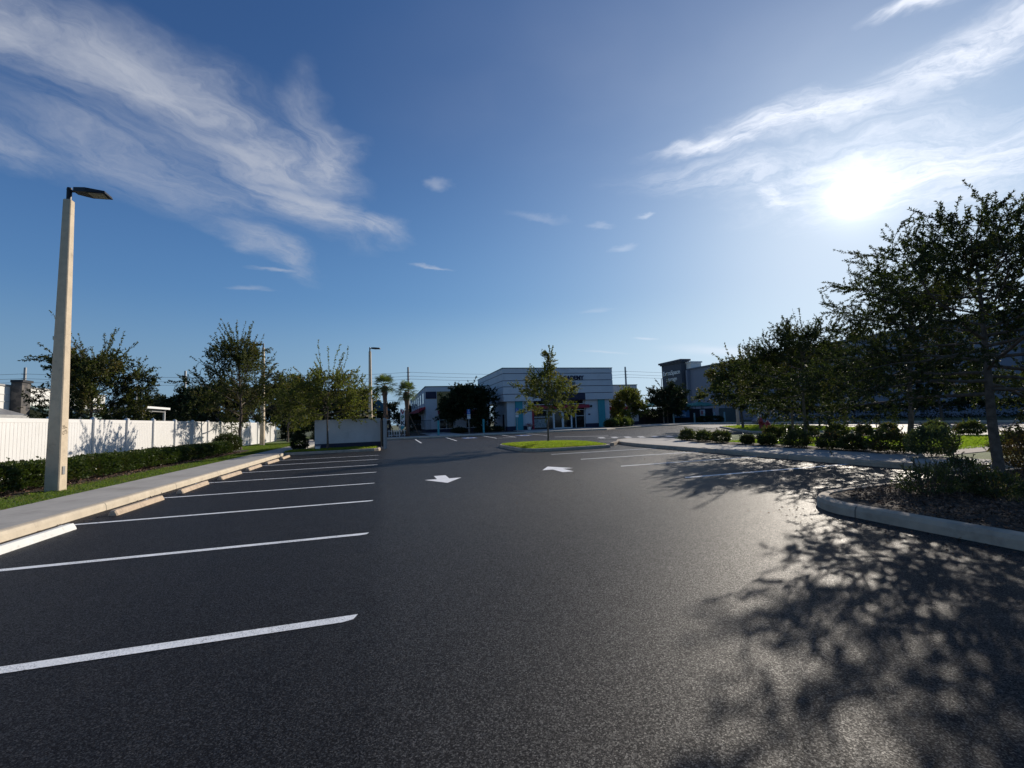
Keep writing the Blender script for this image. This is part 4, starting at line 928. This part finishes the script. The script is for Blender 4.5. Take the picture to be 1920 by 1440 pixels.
# left wing
WX0, WY0 = 5.8, 64.72
lwg = MB().box(WX0, 15.19, WY0, 104, .62, 6.70)
P_B(lwg, 'wing_wall', M_STUC)
P_B(MB().box(WX0-.03, 15.19, WY0-.03, 104, -.02, .617), 'wall_base', M_NAVY)
P_B(MB().box(WX0-.08, 15.19, WY0-.08, 104.1, 6.702, 6.82), 'roof_edge', M_TEALD)
P_B(MB().box(WX0-.02, 7.32, WY0-.05, WY0-.002, 5.0, 6.02), 'wall_panel', M_NAVY)
P_B(MB().box(7.4, 12.6, WY0-.05, WY0-.002, 3.32, 6.02), 'wall_panel', M_OCHRE)
def awn(x0, x1, y, z0, z1, d=.8):
    return MB().add([(x0, y, z1), (x1, y, z1), (x1, y-d, z1-.1), (x0, y-d, z1-.1), (x0, y, z1-.06), (x1, y, z1-.06), (x1, y-d, z0), (x0, y-d, z0)], [(0, 3, 2, 1), (4, 5, 6, 7), (3, 7, 6, 2), (0, 4, 7, 3), (1, 2, 6, 5)])
P_B(awn(7.45, 13.2, WY0-.004, 2.75, 3.25), 'awning', M_RED)
for xa, xb in ((7.75, 9.7), (11.6, 13.6)):
    w_ = P_B(MB().box(xa, xb, WY0-.03, WY0-.002, .68, 2.9), 'window', M_GLASS)
    PC(MB().box(xa-.08, xa, WY0-.07, WY0-.031, .6, 2.95).box(xb, xb+.08, WY0-.07, WY0-.031, .6, 2.95).box(xa, xb, WY0-.065, WY0-.032, 1.88, 1.96).box(xa, xb, WY0-.065, WY0-.032, .6, .69).box((xa+xb)/2-.03, (xa+xb)/2+.03, WY0-.064, WY0-.033, .691, 1.879), 'frame', M_FRAME, w_)
for k in range(7):
    y0 = 67.5+k*5.0
    P_B(MB().box(WX0-.12, WX0-.002, y0-1.3, y0-.7, .62, 6.69), 'pilaster', M_STUC2)
    P_B(MB().box(WX0-.03, WX0-.002, y0+.2, y0+2.9, 4.5, 6.05), 'window', M_GLASS)
    wn = P_B(MB().box(WX0-.03, WX0-.002, y0, y0+3.0, .9, 2.9), 'window', M_GLASS)
    PC(MB().box(WX0-.06, WX0-.031, y0, y0+.5, .9, 2.9).box(WX0-.06, WX0-.031, y0+1.4, y0+1.9, .9, 2.9).box(WX0-.058, WX0-.032, y0+.5, y0+1.4, 1.85, 1.95), 'frame', M_FRAME, wn)
P_B(MB().add([(WX0-.002, 65.2, 3.9), (WX0-.9, 65.2, 3.7), (WX0-.9, 65.2, 3.15), (WX0-.002, 65.2, 3.6), (WX0-.002, 101, 3.9), (WX0-.9, 101, 3.7), (WX0-.9, 101, 3.15), (WX0-.002, 101, 3.6)],
         [(0, 1, 2, 3), (7, 6, 5, 4), (0, 4, 5, 1), (1, 5, 6, 2), (2, 6, 7, 3)]), 'awning', M_RED)
# right wing
P_B(MB().box(31.36, 40.2, WY0, 84, .62, 6.55), 'wing_wall', M_STUC)
P_B(MB().box(31.36, 40.23, WY0-.03, 84, -.02, .617), 'wall_base', M_NAVY)
P_B(MB().box(31.36, 40.28, WY0-.08, 84.1, 6.552, 6.67), 'roof_edge', M_TEALD)
w_ = P_B(MB().box(35.4, 37.9, WY0-.03, WY0-.002, .68, 2.5), 'window', M_GLASS)
PC(MB().box(35.3, 35.4, WY0-.07, WY0-.031, .6, 2.55).box(37.9, 38.0, WY0-.07, WY0-.031, .6, 2.55).box(35.4, 37.9, WY0-.065, WY0-.032, 1.6, 1.7).box(35.4, 37.9, WY0-.065, WY0-.032, .6, .69), 'frame', M_FRAME, w_)
P_B(awn(34.2, 38.4, WY0-.004, 2.6, 3.1), 'awning', M_RED)
P_B(MB().box(38.9, 40.1, WY0-.04, WY0-.002, 4.9, 6.0), 'wall_panel', M_NAVY)
# lettering (local to the building root)
off = Matrix.Translation((-15.2, -56.7, 0))
text_mesh('sign_lettering', 'A', 1.02, M_NAVY, bd, off @ at(23.1, 56.64, 6.78, FACE_S), .04, .03, 'LEFT')
text_mesh('sign_lettering', 'CADEMY', .78, M_NAVY, bd, off @ at(23.78, 56.64, 6.80, FACE_S), .04, .028, 'LEFT', .98)
text_mesh('sign_lettering', 'CHILD CARE', .50, M_TEALD, bd, off @ at(22.75, 56.66, 6.12, FACE_S), .03, .014, 'LEFT')
for x in (6.2, 5.0):
    pass
fp = thing('flower_pot', 'white pot with red flowers in front of the left entrance wall', 'planter', (18.6, 56.6, .15))
MB().lathe([(.2, 0), (.3, .4), (.32, .42), (.26, .42)], 14).build('pot', M_WHITE, fp)
rg = np.random.default_rng(5); Pq = rg.normal(size=(260, 3))*np.array([.25, .25, .12])+np.array([0, 0, .6]); V, F = leaves_mesh(Pq, rg.normal(size=(260, 3)), np.full(260, .12), np.full(260, .1), rg)
raw('flowers', V, F, leaf_mat('red_flowers', (.35, .03, .04), (.5, .4, .4), None, .2), fp)

# ---- accessible parking signs, bollards, flag, arch
def hc_sign(loc, label):
    t = thing('parking_sign', label, 'sign', loc, 0, 'accessible parking signs')
    MB().tube([(0, 0, 0), (0, 0, 2.1)], .035, 8).build('post', M_METAL, t)
    MB().bbox(-.17, .17, -.06, -.04, 2.1, 2.62, .004).build('sign_plate', M_SIGNB, t)
    pl = MB().bbox(-.17, .17, -.06, -.04, 1.60, 2.09, .004).build('sign_plate', M_WHITE, t)
    text_mesh('sign_lettering', 'PARKING\nBY DISABLED\nPERMIT ONLY', .055, M_NAVY, t, at(0, -.064, 2.0, FACE_S), .001)
    b = MB(); ring = arc(0, 2.30, .09, -200, 40, 12); rin = arc(0, 2.30, .065, 40, -200, 12)
    b.add([(x, -.063, z) for x, z in ring+rin], [(i, i+1, 24-i, 25-i) for i in range(12)]); b.box(-.03, 0, -.064, -.061, 2.32, 2.5).box(-.03, .01, -.064, -.061, 2.51, 2.56)
    b.build('wheelchair_symbol', M_WHITE, t)
    return t
h1 = hc_sign((9.1, 49.2, .14), 'blue and white accessible parking sign between two teal bollards')
h1.scale = (1.05,)*3
dup(h1, (14.75, 49.3, .14), 0, 'blue and white accessible parking sign in front of the left teal column', 1.05)
def bollard(loc, label, h=1.45, mat=M_TEAL, r=.09, g='teal bollards by the accessible stalls'):
    t = thing('bollard', label, 'bollard', loc, 0, g)
    MB().lathe([(r, -.05), (r, h-.06), (r*.85, h-.02), (r*.4, h)], 14).build('post', mat, t)
    MB().lathe([(r*1.5, -.02), (r*1.5, .03), (r*1.1, .05)], 14).build('base_plate', M_METAL, t)
    return t
b1 = bollard((5.65, 48.6, .14), 'teal bollard left of the left accessible parking sign', 1.6, M_TEAL, .11)
dup(b1, (10.9, 49.8, .14), 0, 'teal bollard right of the left accessible parking sign')
bl = ['pale teal bollard at the left end of the row, left of the blue banner', 'pale teal bollard between the banner and the small white sign', 'pale bollard just right of the small white sign', 'pale bollard, last but one of the row before the playground fence', 'pale bollard at the right end of the playground row']
M_PTEAL = pmat('pale_teal_paint', (.30, .45, .46), .6, var=.05)
b2 = bollard((44.9, 62, 0), bl[0], 1.62, M_PTEAL, .13, 'pale bollards along the playground fence')
for k, x in enumerate((48.85, 50.8, 52.8, 54.8)): dup(b2, (x, 62, 0), 0, bl[k+1])
dup(b2, (61.9, 62, 0), 0, 'teal bollard standing alone right of the far lamp post')
ff = thing('feather_flag', 'white feather flag with red, green and black letters VPK by the arch', 'flag', (1.95, 48.6, .1))
MB().tube([(-.28, .02, 0), (-.28, .02, 2.9)], .02, 6).build('pole', M_METAL, ff)
q = [(-.26, .75), (.12, .95), (.18, 1.6), (.2, 2.5), (.14, 2.85), (-.05, 3.0), (-.26, 3.05)]
MB().add([(x, y, z) for y in (-.008, .008) for x, z in q], [tuple(range(7)), tuple(range(13, 6, -1))]+[(i, i+7, (i+1) % 7+7, (i+1) % 7) for i in range(7)]).build('flag_cloth', M_WHITE, ff)
for ch, z, mt in (('V', 2.45, M_RED), ('P', 1.88, pmat('flag_green', (.02, .14, .05), .7)), ('K', 1.3, M_BLACK)): text_mesh('flag_lettering', ch, .62, mt, ff, at(-.03, -.014, z, FACE_S), .002, .02)
MB().add([(x, y, z) for y in (-.011, .011) for x, z in ((-.255, .76), (.11, .95), (.15, 1.2), (-.255, 1.2))], [(0, 1, 2, 3), (7, 6, 5, 4), (0, 4, 5, 1), (1, 5, 6, 2), (2, 6, 7, 3), (3, 7, 4, 0)]).build('flag_hem', M_TEAL, ff)
ar = thing('garden_arch', 'pale thin garden arch behind the dumpster gate', 'arch', (.55, 50.2, .1))
MB().tube([(-1.05, 0, 0), (-1.05, 0, 1.0)]+[(1.05*math.cos(R(180-a)), 0, 1.0+.95*math.sin(R(a))) for a in range(0, 181, 15)]+[(1.05, 0, 0)], .04, 6).build('hoop', M_WHITE, ar)
lf = thing('low_picket_fence', 'low white picket fence behind the arch and flag', 'fence', (0, 52.2, .1))
b = MB()
for k in range(13): b.box(-.9+.28*k, -.82+.28*k, -.02, .02, 0, .8)
b.build('picket', M_WHITE, lf); MB().box(-.95, 2.6, .021, .05, .62, .7).box(-.95, 2.6, .021, .05, .15, .23).build('rail', M_WHITE, lf)
bf = thing('black_railing', 'black metal railing beside the left wing of the building', 'fence', (3.0, 56.5, .1))
b = MB()
for k in range(22): b.box(.1+.12*k, .13+.12*k, -.015, .015, .05, 1.75)
b.build('bar', M_BLACK, bf); MB().box(0, 2.75, -.03, .03, 1.751, 1.8).box(0, 2.75, -.02, .02, .0, .049).build('rail', M_BLACK, bf)

# ---- playground: screened fence, sails, banner, sign, shelters
pf = thing('playground_fence', 'long black screened fence in front of the green shade sails', 'fence', (40.4, 66, 0))
MB().box(0, 15.5, -.02, .02, .05, 2.35).build('screen', M_SCREEN, pf)
for k in range(8): MB().box(-.04+k*2.2, .04+k*2.2, -.07, -.021, 0, 2.45).build('fence_post', M_BLACK, pf)
gf = thing('grey_board_fence', 'grey green board fence right of the black playground fence', 'fence', (56, 64.5, 0))
MB().box(0, 3.5, -.03, .03, .05, 2.3).build('board_panel', pmat('grey_green_board', (.10, .115, .11), .8, var=.1), gf)
for k in range(3): MB().box(-.06+k*1.75, .06+k*1.75, .031, .12, 0, 2.35).build('fence_post', M_METAL, gf)
bn = thing('banner', 'blue banner with pale lettering tied to the black playground fence', 'banner', (47.3, 65.4, 0))
MB().box(0, 3.25, -.01, .01, .93, 2.16).build('banner_cloth', M_BANN, bn)
text_mesh('banner_lettering', 'Newly', .42, M_WHITE, bn, at(.2, -.014, 1.68, FACE_S), .002, .008, 'LEFT'); text_mesh('banner_lettering', 'Now Enrolling', .38, M_WHITE, bn, at(.25, -.014, 1.2, FACE_S), .002, .006, 'LEFT')
sn = thing('notice_sign', 'small white notice sign with red writing on a wooden post', 'sign', (51.3, 63, 0))
MB().bbox(-.5, .5, -.04, 0, 1.15, 2.12, .01).build('sign_plate', M_STUC2, sn); MB().box(.36, .46, .001, .09, 0, 2.15).build('post', M_WOOD, sn)
MB().box(-.4, .1, -.045, -.041, 1.3, 1.98).build('sign_print', pmat('faded_red', (.32, .12, .13), .7, var=.4, vscale=9.), sn)
def sail(loc, label, sx, sy, z0, z1, mat=M_GREENC):
    t = thing('shade_sail', label, 'shade sail', loc, 0, 'pyramid shade sails over the playground')
    V = []; F = []; n = 7
    for i in range(n):
        for j in range(n):
            u, v = i/(n-1)*2-1, j/(n-1)*2-1; k = max(abs(u), abs(v)); z = z0+(z1-z0)*(1-k)**1.35
            cu = 1-.09*(1-min(abs(u), abs(v))**2)*k
            V.append((u*sx*cu, v*sy*cu, z))
    for i in range(n-1):
        for j in range(n-1): a = i*n+j; F.append((a, a+n, a+n+1, a+1))
    o = raw('canopy', V, F, mat, t); md = o.modifiers.new('s', 'SOLIDIFY'); md.thickness = .03
    for (a, b) in ((-1, -1), (1, -1), (1, 1), (-1, 1)): MB().tube([(a*sx*.97, b*sy*.97, 0), (a*sx*.97, b*sy*.97, z0)], .07, 8).build('post', M_TEALD, t)
    return t
sail((50.2, 71.5, 0), 'largest green shade sail with a high peak right of the dark spreading tree', 5.2, 3.6, 3.05, 4.9)
sail((58.8, 73.0, 0), 'green shade sail right of the largest one, partly hidden by trees', 3.5, 3.2, 2.95, 4.0)
sail((43.2, 74, 0), 'low green shade sail left of the largest one, behind the yellow green tree', 3.0, 3.0, 2.9, 4.3)
sail((-3.1, 64, 0), 'small green shade sail behind the dumpster wall, left of the lamp post', 1.6, 1.6, 3.0, 3.95)
sail((-2.2, 59, 0), 'tan shade sail behind the dumpster wall, touching the lamp post', 1.3, 1.2, 2.6, 3.25, M_TANC)
kk = thing('play_shelter', 'dark teal pyramid roofed play shelter behind the left palm', 'shelter', (-.7, 63, 0))
MB().add([(-1.6, -1.6, 3.35), (1.6, -1.6, 3.35), (1.6, 1.6, 3.35), (-1.6, 1.6, 3.35), (0, 0, 5.0)], [(3, 2, 1, 0), (0, 1, 4), (1, 2, 4), (2, 3, 4), (3, 0, 4)]).build('roof', M_TEALD, kk)
for a, b in ((-1, -1), (1, -1), (1, 1), (-1, 1)): MB().box(a*1.4-.07, a*1.4+.07, b*1.4-.07, b*1.4+.07, 0, 3.348).build('post', M_BLACK, kk)
MB().box(-1.3, 1.3, -1.3, 1.3, 0, 1.1).build('play_deck', M_NAVY, kk)
# hydrants
def hydrant(loc, label, s=1.):
    t = thing('fire_hydrant', label, 'hydrant', loc, .6, 'red fire hydrants between the shrubs')
    MB().lathe([(.17, 0), (.17, .04), (.11, .06), (.11, .42), (.14, .44), (.14, .48), (.12, .5), (.11, .58), (.07, .66), (.03, .68), (.03, .73)], 14).build('body', M_HYD, t, True)
    MB().tube([(-.2, 0, .36), (.2, 0, .36)], .055, 10).build('hose_outlet', M_HYD, t); MB().tube([(0, -.1, .34), (0, -.21, .34)], .075, 10).build('pump_outlet', M_HYD, t)
    t.scale = (s,)*3; return t
hydrant((19.5, 19.0, .14), 'red fire hydrant nearer to the viewer, right one of the two', 1.15)
dup(bpy.data.objects['fire_hydrant'], (27.0, 26.9, .14), .3, 'red fire hydrant farther back, left one of the two', 1.25)
# parked objects seen beyond: bench-like grey block by the far lamp
rk_ = thing('landscape_boulder', 'pale grey boulder beside the far lamp post', 'boulder', (44.5, 44.2, .1))
rg = np.random.default_rng(3); b = MB(); b.lathe([(.95, 0), (1.0, .25), (.85, .5), (.45, .68), (.1, .7)], 9)
b.v = [(x*1.2+rg.normal()*.05, y+rg.normal()*.05, z+rg.normal()*.03) for x, y, z in b.v]; b.build('boulder_rock', pmat('boulder', (.25, .25, .27), .9, var=.2), rk_)

# ---- storage building
sb = thing('storage_building', 'large blue grey self storage building with a charcoal sign tower', 'building', (66, 20, 0))
def SB(mb, name, mat): o = mb.build(name, mat, sb); o.location = (-66, -20, 0); return o
SB(MB().box(66, 100, 5, 92, 0, 11.3), 'wall', M_STORE)
SB(MB().box(65.8, 100.2, 4.8, 92.2, 11.302, 11.65), 'parapet_cap', pmat('blue_grey_trim', (.11, .13, .16), .8))
SB(MB().box(64.6, 66.4, 85.3, 92.6, 0, 13.2), 'sign_tower', M_STORED)
SB(MB().box(64.35, 66.6, 85.0, 92.9, 13.202, 13.5).box(64.1, 66.8, 84.7, 93.2, 13.502, 13.9), 'cornice', M_STORED)
SB(MB().box(65.9, 68.6, 83.6, 85.2, 11.66, 12.9).box(65.7, 68.8, 83.4, 85.25, 12.902, 13.2), 'stair_tower', M_WSTUC)
SB(MB().box(65.2, 65.998, 84.2, 84.7, 0, 11.3), 'downpipe', M_STORE)
so_ = Matrix.Translation((-66, -20, 0))
text_mesh('sign_lettering', 'ExtraSpace', 1.45, M_WHITE, sb, so_ @ at(64.53, 88.95, 10.75, FACE_W), .05, .02)
text_mesh('sign_lettering', 'Storage', 1.3, M_WHITE, sb, so_ @ at(64.53, 88.95, 9.35, FACE_W), .05, .005)
for k in range(5): SB(MB().box(65.88, 65.998, 30+k*10, 30.4+k*10, 0, 11.28), 'pilaster', M_STORED)
SB(MB().box(65.9, 65.998, 6, 82, 3.2, 3.5), 'trim_band', M_STORED)

# ---- left neighbours
wbd = thing('white_building', 'long white flat roofed building beyond the fence at the left edge', 'building', (-32, 52, 0))
def WB(mb, name, mat): o = mb.build(name, mat, wbd); o.location = (32, -52, 0); return o
WB(MB().box(-60, -30, 34, 60.5, 0, 5.80), 'wall', M_WSTUC)
WB(MB().box(-60.1, -29.9, 33.9, 60.6, 5.802, 5.93), 'roof_edge', M_METAL)
WB(MB().box(-29.998, -29.95, 34, 60.5, 4.5, 4.56).box(-29.998, -29.95, 34, 60.5, 5.1, 5.14), 'trim_band', pmat('pale_trim', (.55, .56, .54), .8))
WB(MB().box(-29.94, -29.2, 47.2, 48.2, 0, 6.15), 'stone_pier', M_STONE)
WB(MB().box(-29.94, -29.1, 47.1, 48.3, 6.152, 6.35), 'pier_cap', M_BLACK)
WB(MB().add([(-29.94, 48.31, 4.3), (-27.2, 48.31, 3.5), (-27.2, 58, 3.5), (-29.94, 58, 4.3), (-29.94, 48.31, 4.2), (-27.2, 48.31, 3.1), (-27.2, 58, 3.1), (-29.94, 58, 4.2)], [(0, 1, 2, 3), (7, 6, 5, 4), (0, 4, 5, 1), (1, 5, 6, 2), (2, 6, 7, 3)]), 'canopy', pmat('green_canopy', (.16, .23, .20), .7, var=.1))
WB(MB().add([(-29.94, 38, 4.0), (-27.9, 38, 3.3), (-27.9, 46.0, 3.3), (-29.94, 46.0, 4.0), (-29.94, 38, 3.8), (-27.9, 38, 3.0), (-27.9, 46.0, 3.0), (-29.94, 46.0, 3.8)], [(0, 1, 2, 3), (7, 6, 5, 4), (0, 4, 5, 1), (1, 5, 6, 2), (2, 6, 7, 3)]), 'canopy', M_METAL)
cp = thing('carport', 'white roofed carport on thin posts beyond the fence, right of the bushy oak', 'carport', (-23.8, 51, 0))
MB().add([(-2.6, -2.5, 4.5), (2.8, -2.5, 4.0), (2.8, 2.5, 4.0), (-2.6, 2.5, 4.5), (-2.6, -2.5, 4.25), (2.8, -2.5, 3.8), (2.8, 2.5, 3.8), (-2.6, 2.5, 4.25)], [(0, 1, 2, 3), (7, 6, 5, 4), (0, 4, 5, 1), (1, 5, 6, 2), (2, 6, 7, 3), (3, 7, 4, 0)]).build('roof', M_WHITE, cp)
b = MB()
for k in range(5): b.box(-2.3+k*1.15, -2.18+k*1.15, -2.4, 2.4, 3.55, 3.78)
b.build('beam', M_METAL, cp)
for x, y in ((-2.2, -2.2), (.2, -2.2), (2.4, -2.2), (-2.2, 2.2), (2.4, 2.2)): MB().box(x-.08, x+.08, y-.08, y+.08, 0, 3.549).build('post', M_FRAME, cp)
# street lamps and utility line
def street_lamp(loc, label, h, rz):
    t = thing('street_lamp', label, 'street lamp', loc, rz, 'thin street lamps on the skyline')
    MB().tube([(0, 0, 0), (0, 0, h)], [.14, .08], 8).build('pole', M_METAL, t); MB().tube([(0, 0, h-.1), (-1.2, 0, h+.05)], .05, 6).build('arm', M_METAL, t); MB().bbox(-1.7, -1.1, -.15, .15, h-.02, h+.12, .03).build('lamp_head', M_BLACK, t)
    return t
s1 = street_lamp((-42.5, 95, 0), 'thin street lamp behind the carport on the skyline', 10.4, 0)
dup(s1, (45, 64.8, 0), R(180), 'thin street lamp left of the storage tower', .73)
up_ = thing('utility_pole', 'tall bare utility pole behind the right palm', 'utility pole', (6.85, 130, 0), 0, 'utility poles of the power line')
MB().tube([(0, 0, 0), (0, 0, 17.8)], [.4, .26], 8).build('pole', M_METAL, up_)
for z in (16.25, 15.15, 14.3): MB().tube([(-.5, -.3, z), (.5, -.3, z)], .08, 5).build('insulator', M_METAL, up_)
for X, lb, s in ((76.8, 'utility pole rising right of the building tower', 1.), (-17.2, 'utility pole seen through the top of the young oak at the dumpster wall', .93), (-80, 'utility pole far left behind the white building', 1.), (150, 'utility pole far right behind the storage building', 1.), (-48, 'utility pole behind the crown of the bushy oak', .95)): dup(up_, (X, 130, 0), 0, lb, (1, 1, s))
ys_ = [(-150, 0), (-80, 0), (-17.2, -.7), (6.85, 0), (76.8, 0), (150, 0), (230, 0)]
for z, lb in ((16.3, 'top wire of the power line across the sky'), (15.2, 'middle wire of the power line across the sky'), (14.35, 'lowest upper wire of the power line across the sky'), (8.6, 'low cable of the power line near the tree tops'), (7.4, 'lowest cable of the power line near the tree tops')):
    pts = []
    for (xa, da), (xb, db) in zip(ys_[:-1], ys_[1:]):
        for k in range(8): u = k/8; pts.append((xa+(xb-xa)*u, 129.7, z+da*(1-u)+db*u-4*u*(1-u)*.02*abs(xb-xa)*.6))
    tag(MB().tube(pts, .035, 4).build('power_line', M_METAL), lb, 'power line', 'wires of the power line')
